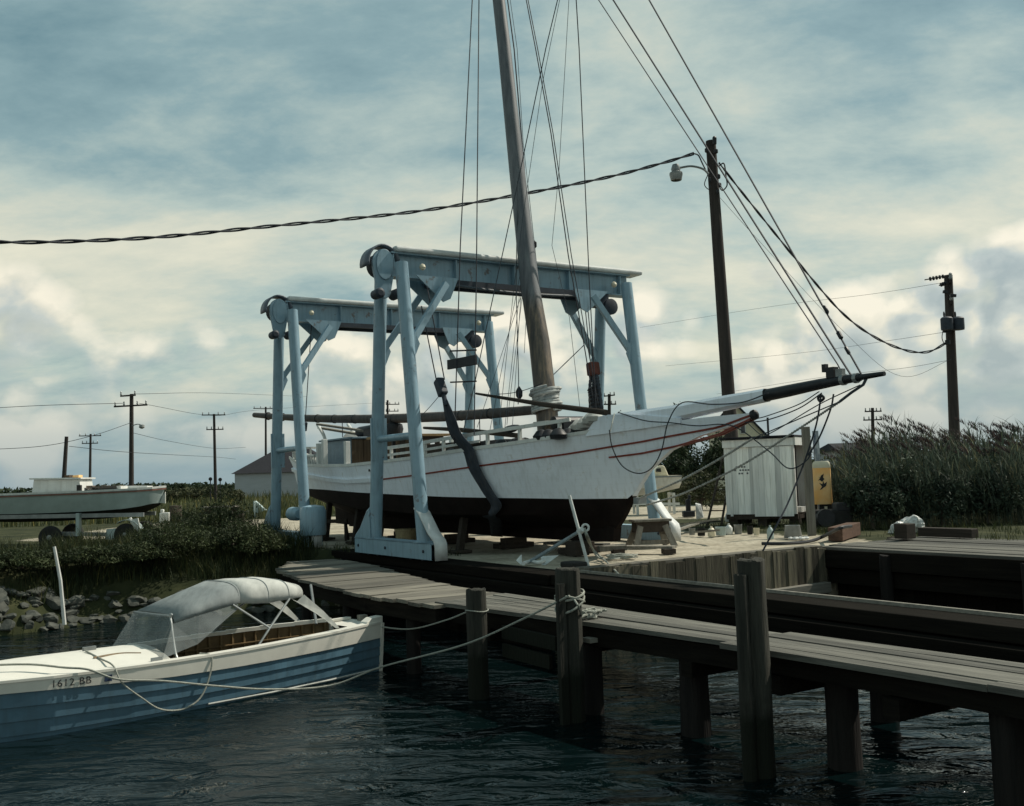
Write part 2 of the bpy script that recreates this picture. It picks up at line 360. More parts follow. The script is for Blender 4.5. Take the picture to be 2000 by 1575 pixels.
def copy_tree(o, parent=None):
    c = o.copy(); COL.objects.link(c)
    if parent is not None: c.parent = parent
    for ch in list(o.children): copy_tree(ch, c)
    return c
def interp(x, xs, ys): return float(np.interp(x, xs, ys))
def smoothpath(pts, n=8):
    """Catmull-Rom through points"""
    P = [Vector(p) for p in pts]; P = [P[0]*2-P[1]]+P+[P[-1]*2-P[-2]]; out = []
    for i in range(1, len(P)-2):
        for k in range(n):
            t = k/n; a, b, c, d = P[i-1:i+3]
            out.append(.5*((2*b)+(c-a)*t+(2*a-5*b+4*c-d)*t*t+(3*b-a-3*c+d)*t**3))
    out.append(P[-2]); return out
def sag(a, b, k, n=14):
    a, b = Vector(a), Vector(b)
    return [a.lerp(b, i/n)-UP*(k*4*(i/n)*(1-i/n)) for i in range(n+1)]

# ------------------------------------------------------------------ ground, water
SLIP = 5.42
def nz(x, y, f=1.0, seed=0.0):
    return (math.sin(x*1.7*f+seed)+math.sin(y*2.1*f+1.3+seed)+math.sin((x+y)*1.1*f+.7*seed)+math.sin((x*.8-y*1.4)*f*2.3+2))*.25
def bankdist(s, t): return (-3.3+.10*t+.5*nz(t, s, .9)) - s       # metres inland of the water's edge, near side
def landz(s, t):
    z = -3.0
    if (s <= SLIP and t >= .12) or t >= 9.75: return 0.0
    if t < .12:
        d = bankdist(s, t)
        z = -3+3*min(1, max(0, (d+1.6)/2.6))**.8 if d > -1.6 else -3
        if s < -2.4 and t > -1.0: z = max(z, -3+3*min(1, max(0, (t+1.0)/1.0)))
        z = min(z, 0) + (.04*math.exp(-((d-2.2)/1.3)**2) if t < -2.5 else 0)
    return z
def sandmask(s, t):
    p = W(s, t); x, y = p.x, p.y
    a = min((t+.1)*.8, 9.4-t, s+26)+.5*nz(x, y, 1.3)                     # the yard
    b = 6.5-abs(y-40)+1.2*nz(x, y, .7)                              # track behind
    b = min(b, (x+17)*.8, 30-x)
    m = max(a, b)
    return min(1, max(0, m*1.2+.1))
def axis_lines(lo, hi, step, extra, far):
    v = list(np.arange(lo, hi+.001, step))+extra; a = step; x = lo
    while x > -far: a *= 1.35; x -= a; v.append(x)
    a = step; x = hi
    while x < far: a *= 1.35; x += a; v.append(x)
    return sorted(set(round(q, 3) for q in v))
def make_ground():
    S_ = axis_lines(-34, 14, .4, [SLIP, SLIP+.03], 5000); T_ = axis_lines(-26, 30, .4, [.09, .12, 9.72, 9.75], 5000)
    mb = MB(); rows = []; tint = []
    for s in S_:
        row = []
        for t in T_:
            z = landz(s, t); p = W(s, t, z)
            if z > -.3 and abs(z) < 1: p.z += .025*nz(p.x, p.y, 2.3)-.02
            row.append(p); tint.append(sandmask(s, t))
        rows.append(row)
    mb.grid(rows)
    m = bpy.data.materials.new('ground'); m.use_nodes = True; t = m.node_tree; L = t.links.new; b = t.nodes['Principled BSDF']
    b.inputs['Roughness'].default_value = .95; b.inputs['Specular IOR Level'].default_value = .1
    tc = N(t, 'ShaderNodeTexCoord')
    n1 = N(t, 'ShaderNodeTexNoise'); L(tc.outputs['Object'], n1.inputs['Vector']); n1.inputs['Scale'].default_value = .9; n1.inputs['Detail'].default_value = 9; n1.inputs['Roughness'].default_value = .65
    n2 = N(t, 'ShaderNodeTexNoise'); L(tc.outputs['Object'], n2.inputs['Vector']); n2.inputs['Scale'].default_value = 9; n2.inputs['Detail'].default_value = 6
    sand = ramp(t, [(.3, (.23, .205, .155)), (.5, (.37, .335, .26)), (.7, (.45, .41, .325))]); L(n1.outputs[0], sand.inputs[0])
    peb = ramp(t, [(.35, g(.72)), (.6, g(1.0))]); L(n2.outputs[0], peb.inputs[0])
    mul = N(t, 'ShaderNodeMix', data_type='RGBA', blend_type='MULTIPLY'); mul.inputs[0].default_value = 1; L(sand.outputs[0], mul.inputs[6]); L(peb.outputs[0], mul.inputs[7])
    turf = ramp(t, [(.3, (.016, .02, .011)), (.5, (.032, .037, .017)), (.72, (.07, .07, .036))]); L(n1.outputs[0], turf.inputs[0])
    a_ = N(t, 'ShaderNodeAttribute', attribute_name='sandmask')
    k = M_(t, 'ADD', a_.outputs['Fac'], M_(t, 'MULTIPLY', M_(t, 'SUBTRACT', n2.outputs[0], .5), .9), clamp=True)
    k2 = ramp(t, [(.35, g(0)), (.6, g(1))]); L(k, k2.inputs[0])
    L(MIX(t, k2.outputs[0], turf.outputs[0], mul.outputs[2]), b.inputs['Base Color'])
    bp = N(t, 'ShaderNodeBump'); bp.inputs['Strength'].default_value = .5; bp.inputs['Distance'].default_value = .03; L(n2.outputs[0], bp.inputs['Height']); L(bp.outputs[0], b.inputs['Normal'])
    o = mb.build('ground', m, smooth=True, fixn=False)
    at_ = o.data.attributes.new('sandmask', 'FLOAT', 'POINT'); at_.data.foreach_set('value', tint)
    tag(o, kind='structure')
    # water
    m = bpy.data.materials.new('harbour_water'); m.use_nodes = True; t = m.node_tree; L = t.links.new; b = t.nodes['Principled BSDF']
    b.inputs['Base Color'].default_value = (.0014, .0055, .006, 1); b.inputs['Roughness'].default_value = .06; b.inputs['IOR'].default_value = 1.33
    b.inputs['Specular IOR Level'].default_value = .52
    tc = N(t, 'ShaderNodeTexCoord'); mp = N(t, 'ShaderNodeMapping'); L(tc.outputs['Object'], mp.inputs[0]); mp.inputs['Rotation'].default_value = (0, 0, .25); mp.inputs['Scale'].default_value = (1.0, 1.9, 1)
    na = N(t, 'ShaderNodeTexNoise'); L(mp.outputs[0], na.inputs['Vector']); na.inputs['Scale'].default_value = 1.5; na.inputs['Detail'].default_value = 4; na.inputs['Roughness'].default_value = .5; na.inputs['Distortion'].default_value = .7
    nb = N(t, 'ShaderNodeTexNoise'); L(mp.outputs[0], nb.inputs['Vector']); nb.inputs['Scale'].default_value = .35; nb.inputs['Detail'].default_value = 2
    h = M_(t, 'ADD', na.outputs[0], M_(t, 'MULTIPLY', nb.outputs[0], .8))
    nc = N(t, 'ShaderNodeTexNoise'); L(mp.outputs[0], nc.inputs['Vector']); nc.inputs['Scale'].default_value = .22; nc.inputs['Detail'].default_value = 2
    rc = ramp(t, [(.38, g(.35)), (.62, g(1.0))]); L(nc.outputs[0], rc.inputs[0])
    bp = N(t, 'ShaderNodeBump'); L(rc.outputs[0], bp.inputs['Strength']); bp.inputs['Distance'].default_value = .19; L(h, bp.inputs['Height']); L(bp.outputs[0], b.inputs['Normal'])
    w = MB().add([(-400, -400, WATER), (400, -400, WATER), (400, 120, WATER), (-400, 120, WATER)], [(0, 1, 2, 3)]).build('water', m, fixn=False)
    tag(w, kind='structure')
make_ground()
STV = (UU, VV, UP)

# ------------------------------------------------------------------ blades of grass (numpy)
def blades(name, pts, heights, widths, m, lean=.35, leanvec=(0, 0), tintlo=.6, seed=1, seg=3, parent=None, dead=.16):
    rng = np.random.default_rng(seed); P = np.array(pts, float); n = len(P); h = np.array(heights); w = np.array(widths)
    az = rng.uniform(0, 2*np.pi, n); ln = rng.uniform(.1, 1, n)*lean*h
    lv = np.stack([np.cos(az)*ln+leanvec[0]*h, np.sin(az)*ln+leanvec[1]*h, np.zeros(n)], 1)
    fa = rng.uniform(0, np.pi, n); wd = np.stack([np.cos(fa), np.sin(fa), np.zeros(n)], 1)
    V = []; 
    for k in range(seg+1):
        f = k/seg; c = P+lv*(f**1.8)+np.outer(h*f*(1-.12*f), [0, 0, 1]); ww = w*(1-f**1.5)*.5+.0005
        V.append(c-wd*ww[:, None]); V.append(c+wd*ww[:, None])
    V = np.stack(V, 1).reshape(-1, 3); nv = 2*(seg+1)
    base = np.arange(n)*nv; F = []
    for k in range(seg): F.append(np.stack([base+2*k, base+2*k+1, base+2*k+3, base+2*k+2], 1))
    F = np.concatenate(F).astype(np.int32)
    me = bpy.data.meshes.new(name); me.vertices.add(len(V)); me.vertices.foreach_set('co', V.ravel()); me.loops.add(F.size); me.loops.foreach_set('vertex_index', F.ravel())
    me.polygons.add(len(F)); me.polygons.foreach_set('loop_start', np.arange(0, F.size, 4)); me.polygons.foreach_set('loop_total', np.full(len(F), 4)); me.update(); me.validate()
    tb = rng.uniform(tintlo, 1.15, n)[:, None]*np.where(rng.uniform(size=n)[:, None] < dead, [[2.3, 1.75, 1.35]], [[1., 1., 1.]]); col = np.ones((len(V), 4)); col[:, :3] = np.repeat(tb, nv, 0)
    ca = me.color_attributes.new('tint', 'FLOAT_COLOR', 'POINT'); ca.data.foreach_set('color', col.ravel())
    me.materials.append(m); o = bpy.data.objects.new(name, me); COL.objects.link(o)
    if parent is not None: o.parent = parent
    return o
def leaves(name, centres, size, m, seed=1, parent=None, tintlo=.55, org=(0, 0, 0)):
    """many leaf-sized faces, one per centre"""
    rng = np.random.default_rng(seed); P = np.array(centres, float)-np.array(org); n = len(P)
    a = rng.normal(size=(n, 3)); a /= np.linalg.norm(a, axis=1)[:, None]; b = np.cross(a, rng.normal(size=(n, 3))); b /= np.linalg.norm(b, axis=1)[:, None]
    sz = size*rng.uniform(.6, 1.4, n)[:, None]
    V = np.stack([P-a*sz, P-b*sz*.45, P+a*sz, P+b*sz*.45], 1).reshape(-1, 3); F = np.arange(4*n, dtype=np.int32)
    me = bpy.data.meshes.new(name); me.vertices.add(len(V)); me.vertices.foreach_set('co', V.ravel()); me.loops.add(4*n); me.loops.foreach_set('vertex_index', F)
    me.polygons.add(n); me.polygons.foreach_set('loop_start', np.arange(0, 4*n, 4)); me.polygons.foreach_set('loop_total', np.full(n, 4)); me.update(); me.validate()
    col = np.ones((4*n, 4)); col[:, :3] = np.repeat(rng.uniform(tintlo, 1.2, n), 4)[:, None]
    ca = me.color_attributes.new('tint', 'FLOAT_COLOR', 'POINT'); ca.data.foreach_set('color', col.ravel())
    me.materials.append(m); o = bpy.data.objects.new(name, me); COL.objects.link(o)
    if parent is not None: o.parent = parent
    return o

# ------------------------------------------------------------------ quay, runway girders, walkways, pilings
def board_run(mb, s0, s1, tA, tB, z, n, th=.05, gap=.012, jit=.012, along=True, m=1, r=None):
    """deck boards: along=True boards run with the runway (n across), else they run across it (n along). tA/tB: functions of s"""
    r = r or random.Random(3)
    if along:
        for i in range(n):
            cuts = [s0]+sorted(s0+(s1-s0)*q for q in ([r.uniform(.3, .7)] if r.random() < .6 else []))+[s1]
            for a, b in zip(cuts[:-1], cuts[1:]):
                ee = r.uniform(-.12, .06) if b == s1 else 0
                p = W(a+.004, tA(a)+(tB(a)-tA(a))*(i+.5)/n, z+r.uniform(-jit, jit)); q = W(b+ee-.004, tA(b)+(tB(b)-tA(b))*(i+.5)/n, z+r.uniform(-jit, jit))
                mb.beam(p, q, abs(tB(a)-tA(a))/n-gap, th, w2=abs(tB(b)-tA(b))/n-gap)
    else:
        for i in range(n):
            s = s0+(s1-s0)*(i+.5)/n; w = (s1-s0)/n-gap
            mb.beam(W(s, tA(s)+r.uniform(-.018, .018), z+r.uniform(-jit, jit)), W(s, tB(s), z+r.uniform(-jit, jit)), w, th)
    return mb
def piling_mb(p0, top, r, rad_n=12, split=0, lean=(0, 0), bottom=-2.6, seed=1):
    rr = random.Random(seed); mb = MB(); pts = []; rs = []
    H = top-bottom
    for k in range(9):
        f = k/8; pts.append((p0[0]+lean[0]*f, p0[1]+lean[1]*f, bottom+H*f)); rs.append(r*(1.06-.09*f)*(1+rr.uniform(-.03, .03)))
    pts.append((p0[0]+lean[0], p0[1]+lean[1], top+.015)); rs.append(r*.86)
    n = 20; mb.tube(pts, rs, n)
    gr = [1+rr.choice((-.06, -.02, 0, .01, .02))+rr.uniform(-.02, .02) for _ in range(n)]; kk = len(pts)
    for i, v in enumerate(mb.v):
        lev, j = divmod(i, n); ax_ = pts[lev]; q = gr[j]+rr.uniform(-.012, .012)
        v.x = ax_[0]+(v.x-ax_[0])*q; v.y = ax_[1]+(v.y-ax_[1])*q
        if lev >= kk-2: v.z += rr.uniform(-.018, .01)*(1 if lev == kk-1 else .6)
    return mb
def make_docks():
    # bulkhead across the head of the slip
    t = thing('bulkhead', W(SLIP, 3, 0), 'board faced bulkhead closing the head of the boat slip below the bow', 'bulkhead')
    mb = MB(); r = random.Random(5)
    tt = .85
    while tt < 6.45:
        w = r.uniform(.16, .24); top = .02+r.uniform(-.03, .04); 
        mb.box(W(SLIP+.06+r.uniform(-.012, .012), tt+w/2, (top-2.4)/2), (.05, w-.008, top+2.4), STV); tt += w
    mb.build('face_boards', m_bulk, t)
    MB().beam(W(SLIP+.16, 2.5, -.78), W(SLIP+.16, 6.4, -.74), .15, .20).build('wale', m_wale, t, bevel=.01)
    MB().beam(W(SLIP-.12, .75, .02), W(SLIP-.12, 6.45, .02), .30, .05).build('cap', m_plankv, t, bevel=.008)
    # near runway: creosoted girder the lift wheels run on
    t = thing('runway_girder', W(5, .2, 0), 'long dark timber runway girder running from under the near lift leg beside the plank walkway', 'girder')
    mb = MB(); mb.beam(W(-3.4, .25, -.085), W(5.5, .25, -.085), .62, .17); mb.beam(W(5.5, .28, -.08), W(16.5, .28, -.08), .55, .16); mb.build('top_timber', m_girder, t, bevel=.012)
    mb = MB(); mb.beam(W(-3.2, .10, -.33), W(16.5, .10, -.33), .54, .30); mb.build('lower_timber', m_girder, t, bevel=.012)
    mb = MB(); mb.beam(W(-3.0, .08, -.60), W(16.5, .08, -.60), .40, .22); mb.build('wale_timber', m_girder, t, bevel=.012)
    MB().beam(W(5.6, .53, .02), W(16.5, .53, .02), .05, .04).build('guide_rail', m_wale, t)
    for s in (2.2, 5.3, 8.5, 11.6, 14.6):
        piling_mb(W(s, .2), -.72, .15, seed=int(s*3)).build('pile', m_pilewet, t, smooth=True)
    # plank wall retaining the yard under the girder
    mb = MB(); tt = -3.2
    while tt < 5.4:
        w = r.uniform(.18, .27); mb.box(W(tt+w/2, -.06, -1.6), (w-.01, .06, 1.75), STV); tt += w
    tag(mb.build('retaining_wall', m_girder, base=W(1, -.06, -1.6)), 'dark plank retaining wall under the near runway girder', 'wall')
    # apron: boards running across, at the landward end of the walkway
    f0 = lambda s: interp(s, [-2.9, -1, 1.5, 4.5, 6.6], [-1.2, -2.2, -2.62, -2.80, -2.62]); f1 = lambda s: -.30 if s < -1 else interp(s, [-1, 1.5, 3.9, 6.6], [-.30, -.75, -1.18, -1.30])
    t = thing('boardwalk_apron', W(2, -1.6, -.15), 'pale cross planked boardwalk at the shore end of the walkway, by the grassy bank', 'boardwalk')
    board_run(MB(), -2.7, 6.5, f0, f1, -.165, 26, along=False, r=random.Random(8)).build('planks', m_plankv, t)
    mb = MB(); xs = [-2.6, -1, 1.5, 4.5, 6.45]
    for a, b in zip(xs[:-1], xs[1:]): mb.beam(W(a, f0(a)+.10, -.30), W(b, f0(b)+.10, -.30), .10, .22)
    mb.build('edge_stringer', m_girder, t)
    for s, q in ((1.0, -2.35), (3.4, -2.55), (5.6, -2.5)):
        piling_mb(W(s, q), -.2, .11, seed=int(s*7)).build('pile', m_pilewet, t, smooth=True)
    mb = MB(); mb.beam(W(4.7, -2.9, -1.1), W(4.7, -2.9, -.42), .12, .12, up=UU); mb.build('stake', m_greywood, t)
    # plank walkway, two stretches
    a0 = lambda s: interp(s, [6.3, 8, 10, 11.9], [-2.50, -2.28, -2.08, -1.98]); a1 = lambda s: interp(s, [6.3, 8.7, 12], [-1.30, -1.22, -1.14])
    t = thing('plank_walkway', W(9, -1.5, -.15), 'weathered walkway of long planks between the second piling and the tall split piling', 'walkway')
    board_run(MB(), 6.25, 11.75, a0, a1, -.15, 5, r=random.Random(4)).build('planks', m_plank, t)
    mb = MB(); mb.beam(W(6.6, a0(6.6)+.12, -.29), W(11.7, a0(11.7)+.12, -.29), .10, .2); mb.beam(W(6.6, -1.45, -.29), W(11.7, -1.3, -.29), .10, .2); mb.build('stringers', m_girder, t)
    for s in (7.4, 9.0, 10.9):
        MB().beam(W(s, a0(s)+.02, -.47), W(s, -.2, -.47), .16, .16).build('cross_beam', m_girder, t)
    for s, q, rr in ((9.28, -2.02, .115), (10.75, -1.78, .16)):
        piling_mb(W(s, q), -.40, rr, seed=int(s*9)).build('pile', m_pilewet, t, smooth=True)
    mb = MB(); mb.box(W(9.45, -2.16, -.32), (.16, .14, .05), STV); mb.build('beam_end', m_wale, t)
    mb = MB(); mb.beam(W(8.9, -2.26, -.42), W(7.75, -2.30, -.40), .05, .17); mb.beam(W(8.75, -2.25, -.66), W(7.75, -2.30, -.63), .05, .17); mb.build('brace_boards', m_pile, t, bevel=.006)
    b0 = lambda s: interp(s, [11.6, 14, 17], [-2.17, -2.02, -1.95]); b1 = lambda s: interp(s, [11.6, 14, 17], [-1.14, -1.02, -.96])
    t = thing('plank_walkway', W(13.5, -1.4, -.14), 'weathered walkway of long gapped planks right of the tall split piling, nearest the camera', 'walkway')
    board_run(MB(), 11.55, 16.4, b0, b1, -.135, 5, gap=.028, th=.055, r=random.Random(12)).build('planks', m_plank, t)
    mb = MB(); mb.beam(W(11.9, -1.95, -.26), W(16.4, -1.82, -.26), .10, .17); mb.beam(W(11.9, -1.25, -.26), W(16.4, -1.15, -.26), .10, .17); mb.build('stringers', m_girder, t)
    for s in (12.1, 13.4, 15.4):
        MB().beam(W(s, -2.0, -.45), W(s, -.2, -.45), .16, .18).build('cross_beam', m_girder, t)
    for s, q, rr in ((12.5, -1.55, .155), (14.25, -1.72, .13)):
        piling_mb(W(s, q), -.36, rr, seed=int(s*9)).build('pile', m_pilewet, t, smooth=True)
    # tall mooring pilings
    p = ct(931, 1200, -2.63)
    o = piling_mb((p.x, p.y), .16, .135, seed=3).build('mooring_piling', m_pile, smooth=True, base=(p.x, p.y, WATER)); tag(o, 'short dark mooring piling with thin pale line, leftmost of three above the walkway', 'piling')
    p = ct(1112, 1200, -2.42); P2 = p
    o = piling_mb((p.x, p.y), .50, .150, seed=6).build('mooring_piling', m_pile, smooth=True, base=(p.x, p.y, WATER)); tag(o, 'round topped mooring piling with pale rope tied around it, mid walkway', 'piling')
    mb = MB(); q = ct(1096, 1200, -2.60); mb.beam((q.x, q.y, -1.9), (q.x+.0, q.y, .36), .10, .06, up=UU); tag(mb.build('fender_plank', m_pile, base=(q.x, q.y, WATER)), 'upright plank nailed to the left of the rope tied piling', 'plank')
    p = ct(1474, 1250, -2.32); P3 = p
    mb = piling_mb((p.x, p.y), .745, .130, seed=9); 
    o = mb.build('mooring_piling', m_pile, smooth=True, base=(p.x, p.y, WATER)); tag(o, 'tallest mooring piling with split weathered top, rising through the walkway near the camera', 'piling')
    q = ct(1452, 1250, -2.50)
    o = piling_mb((q.x, q.y), .62, .062, seed=19).build('post', m_pile, smooth=True, base=(q.x, q.y, WATER)); tag(o, 'thin post strapped to the left side of the tallest split piling', 'post')
    # far runway pier
    t = thing('runway_pier', W(9, 7.8, 0), 'pale planked pier on the far side of the slip in front of the reeds', 'pier')
    board_run(MB(), 5.3, 20, lambda s: 6.5, lambda s: 9.7, .0, 11, r=random.Random(2)).build('planks', m_plank, t)
    mb = MB(); mb.beam(W(5.5, 6.55, -.2), W(20, 6.55, -.2), .25, .33); mb.beam(W(5.5, 6.62, -.53), W(20, 6.62, -.53), .2, .28); mb.build('edge_girder', m_girder, t)
    mb = MB()
    tt = 5.5
    while tt < 20:
        w = r.uniform(.18, .27); mb.box(W(tt+w/2, 6.8, -1.5), (w-.01, .06, 2.0), STV); tt += w
    mb.build('face_boards', m_girder, t)
    for s in (6.9, 9.6, 12.5):
        piling_mb(W(s, 6.42), -.08, .11, seed=int(s*5)).build('pile', m_pilewet, t, smooth=True)
    return P2, P3
PIL2, PIL3 = make_docks()

# ------------------------------------------------------------------ boat lift: two gantry frames
def make_gantry(s0, label, motor=False):
    t = thing('lift_gantry', W(s0, 2.94, 0), label, 'boat lift', 'blue gantry frames of the boat lift')
    WID = 5.88; H = 6.38
    X = lambda s, q, z: W(s0+s, q, z)
    # cross beam: deep I section with a weathered cap
    mb = MB(); mb.beam(X(0, -.05, 6.06), X(0, 6.28, 6.06), .05, .48); mb.beam(X(0, -.05, 6.31), X(0, 6.28, 6.31), .34, .035); mb.beam(X(0, -.05, 5.82), X(0, 6.28, 5.82), .30, .035)
    for q in (0.0, 1.5, 3.0, 4.5, 6.0): mb.box(X(0, q, 6.06), (.28, .03, .44), STV)
    b = mb.build('cross_beam', m_lift, t)
    mb = MB(); mb.beam(X(0, .0, 6.385), X(0, 6.62, 6.385), .50, .12); mb.build('beam_cap', m_flange, t, bevel=.045)
    mb = MB(); mb.beam(X(.19, .9, 5.76), X(.19, 5.2, 5.76), .07, .12); mb.beam(X(-.2, .9, 5.74), X(-.2, 5.2, 5.74), .08, .14); mb.build('trolley_track', m_liftd, t)
    if s0 == 0: MB().tube(sag(X(.3, 1.1, 5.70), X(.3, 5.0, 5.70), .07), .03, 6).build('hose', m_wire, t, smooth=True)
    # legs
    for q, sg in ((0, -1), (WID, 1)):
        for ss, st_ in ((-1.07, -.48), (1.17, .50)):
            mb = MB(); mb.tube([X(ss, q, .33), X(st_, q, 6.02)], .136, 14); mb.lathe([(.21, 0), (.21, .03)], X(ss, q, .345), 14); lg = mb.build('leg', m_lift, t, smooth=True)
            # knee brace with its gusset
            qi = q-sg*1.02; mb = MB(); mb.beam(X(st_*1.05, qi, 5.66), X(st_+(ss-st_)*.29, q-sg*.05, 4.30), .10, .13); mb.build('knee_brace', m_lift, t)
            mb = MB(); y = st_*.62
            mb.prism([X(y, q-sg*.42, 5.83), X(y, q-sg*1.42, 5.83), X(y, q-sg*1.22, 5.38), X(y, q-sg*1.05, 5.30)], UU*.03); mb.build('gusset', m_lift, t)
            mb = MB(); f = .70; c = X(ss+(st_-ss)*.70, q, 4.35); mb.prism([c+UP*.45-VV*(sg*.05), c-UP*.5-VV*(sg*.05), c-VV*(sg*.26)-UP*.02], UU*.025); mb.build('gusset', m_lift, t)
        MB().tube([X(-.83, q, 2.46), X(.90, q, 2.46)], .075, 10).build('tie_bar', m_lift, t, smooth=True)
        mb = MB(); mb.box(X(-.83, q-.02*sg, 2.46), (.06, .36, .9), STV); mb.build('tie_plate', m_lift, t)
        # bogie: channel with bent guard plates at each end and wheels inside
        mb = MB()
        for d in (-.17, .17): mb.beam(X(-1.75, q+d, .20), X(1.78, q+d, .20), .03, .32)
        mb.beam(X(-1.75, q, .345), X(1.78, q, .345), .37, .03); ft = mb.build('bogie', m_lift, t, bevel=.006)
        for s in (-1.2, -.75, .8, 1.3): MB().lathe([(.05, -.13), (.145, -.12), (.145, .12), (.05, .13)], X(s, q, .150), 16, VV).build('wheel', m_liftd, t, smooth=True)
        for s in (-1.55, -.2, 1.5): MB().lathe([(.03, 0), (.03, .02), (.012, .028)], X(s, q-.187, .2), 8, -VV).build('bolt', m_liftd, t)
        for e in (-1, 1):
            mb = MB(); pr = [(1.02, 1.02), (1.20, .93), (1.58, .55), (1.82, .40), (1.86, .30), (1.86, .03)]
            L_ = []; 
            for (a, z) in pr: L_.append(X(e*a, q, z))
            rows = [[p-VV*.13, p+VV*.13] for p in L_]; mb.grid(rows); 
            gp = mb.build('guard_plate', m_flange if e > 0 else m_lift, t, solid=.035, smooth=True)
            if e < 0: mb = MB(); mb.prism([X(e*1.0, q-.16, .35), X(e*1.02, q-.16, .98), X(e*1.6, q-.16, .5), X(e*1.83, q-.16, .35)], VV*.02); mb.build('web_plate', m_lift, t)
    # chain drive and cowl hung on the near end of the beam
    cz, cq = 6.06, -.22; rows = []
    for k in range(15):
        a = math.radians(12+k*(176/14)); rows.append([X(-.26, cq+.35*math.cos(a), cz+.39*math.sin(a)), X(.16, cq+.35*math.cos(a), cz+.39*math.sin(a))])
    MB().grid(rows).build('chain_cowl', m_cowl, t, solid=.04, smooth=True)
    poly = [X(.06, cq+.26*math.cos(math.radians(a)), cz+.30*math.sin(math.radians(a))) for a in range(-20, 201, 10)]
    poly += [X(.06, cq+.15*math.cos(math.radians(a)), cz-.58+.15*math.sin(math.radians(a))) for a in range(200, 341, 10)]
    MB().prism(poly, UU*.08).build('chain_case', m_lift, t, bevel=.012)
    el = [X(.14, cq+.01+.19*math.cos(2*math.pi*k/28), cz-.02+.32*math.sin(2*math.pi*k/28)) for k in range(28)]
    MB().prism(el, UU*.03).build('cover_plate', m_lift, t, bevel=.008)
    MB().prism([X(-.24, cq+.23*math.cos(2*math.pi*k/20), cz+.25*math.sin(2*math.pi*k/20)) for k in range(20)], UU*.30).build('sprocket_drum', m_liftd, t)
    mb = MB(); mb.lathe([(.05, -.2), (.10, -.17), (.11, .1), (.06, .14)], X(.12, -.36, 5.42), 12, UU); mb.build('drive_motor', m_liftd, t, smooth=True)
    mb = MB(); mb.lathe([(.05, -.16), (.11, -.15), (.11, .15), (.05, .16)], X(.08, .06, 5.44), 12, UU); mb.build('drive_motor', m_liftd, t, smooth=True)
    # hoist machinery at the far end
    mb = MB(); mb.box(X(0, 5.35, 5.66), (.34, .5, .30), STV); mb.lathe([(.1, -.16), (.19, -.14), (.19, .14), (.1, .16)], X(.1, 5.62, 5.50), 16, UU); mb.build('hoist_winch', m_liftd, t, smooth=True)
    for q in (.62, 5.72):
        mb = MB(); mb.lathe([(.01, -.07), (.05, -.05), (.07, 0), (.05, .05), (.01, .07)], X(.24, q, 6.03), 14, UP); mb.build('lamp_globe', m_cream, t, smooth=True)
    if motor:
        mb = MB(); mb.lathe([(.05, 0), (.30, .03), (.32, .12), (.32, .62), (.27, .72), (.08, .76)], X(1.65, -.0, .28), 20); mb.build('drive_tank', m_lift, t, smooth=True)
        mb = MB(); mb.lathe([(.05, -.5), (.17, -.48), (.17, -.1), (.1, 0)], X(1.1, -.15, .82), 14, UU); mb.build('drive_motor', m_lift, t, smooth=True)
    return t
make_gantry(0, 'larger nearer pale blue gantry frame straddling the white sailing boat beside its mast')
make_gantry(-6.32, 'smaller farther pale blue gantry frame over the stern of the white sailing boat', motor=True)

# ------------------------------------------------------------------ the sailing boat on the hard
TC = 2.94
sheerS = [-10.3, -9.2, -8, -5.8, -4.3, -2.5, -1, 0, .8, 1.5, 2.1, 2.6, 3.1, 3.6, 4.3, 5.4, 6.4, 7.25]
sheerZ = [2.33, 2.14, 2.04, 1.98, 1.95, 1.98, 2.02, 2.07, 2.12, 2.16, 2.20, 2.24, 2.29, 2.34, 2.40, 2.46, 2.48, 2.48]
BS = [-10.3, -9.6, -8, -6, -4, -2, 0, 1.5, 2.5, 3.3, 4.0, 4.6, 5.4, 7.25]; BH = [1.46, 1.55, 1.8, 2.05, 2.15, 2.15, 2.0, 1.65, 1.25, .8, .40, .20, .12, .05]
def zs_(s): return interp(s, sheerS, sheerZ)
def hb_(s): return interp(s, BS, BH)
def hc_(s): return interp(s, [-10.3, -8, -4, -1, 0, 1, 2, 3, 3.6, 4.1, 7.3], [1.22, 1.5, 1.86, 1.86, 1.7, 1.38, .92, .42, .17, .06, .04])
def zc_(s): return interp(s, [-10.3, -8, -5, -1, 2, 3, 3.6, 4, 7.3], [1.34, 1.12, .92, .82, .80, .84, .92, 1.05, 2.4])
def stem_(s): return interp(s, [-10.3, -9.7, -9.2, 3.3, 3.55, 3.8, 4.05, 4.2, 4.57, 5.16, 5.97, 6.6, 7.25], [1.12, .8, .62, .46, .52, .75, 1.08, 1.24, 1.60, 1.94, 2.17, 2.27, 2.40])
def zp_(s): return interp(s, [-10.3, -6.7, -4.3, -1.5, .4, 1.9, 3, 4.3, 8], [1.44, 1.38, 1.31, 1.24, 1.18, 1.14, 1.1, 1.09, 1.09])
def hullb(s, z):
    zc = max(zc_(s), stem_(s)+.02); zs = zs_(s)
    if z >= zc: return hc_(s)+(hb_(s)-hc_(s))*min(1, (z-zc)/max(.02, zs-zc))**.85 if hb_(s) > hc_(s) else hb_(s)
    return .05+(hc_(s)-.05)*max(0, (z-stem_(s))/max(.02, zc-stem_(s)))
def shift(s, z):                                            # raked transom
    return s+(.75*max(0, zs_(-10.3)-z) if s < -10.2 else 0)*.9
def hp(s, z, side=-1, off=0): return W(shift(s, z), TC+side*(hullb(s, z)+off), z)
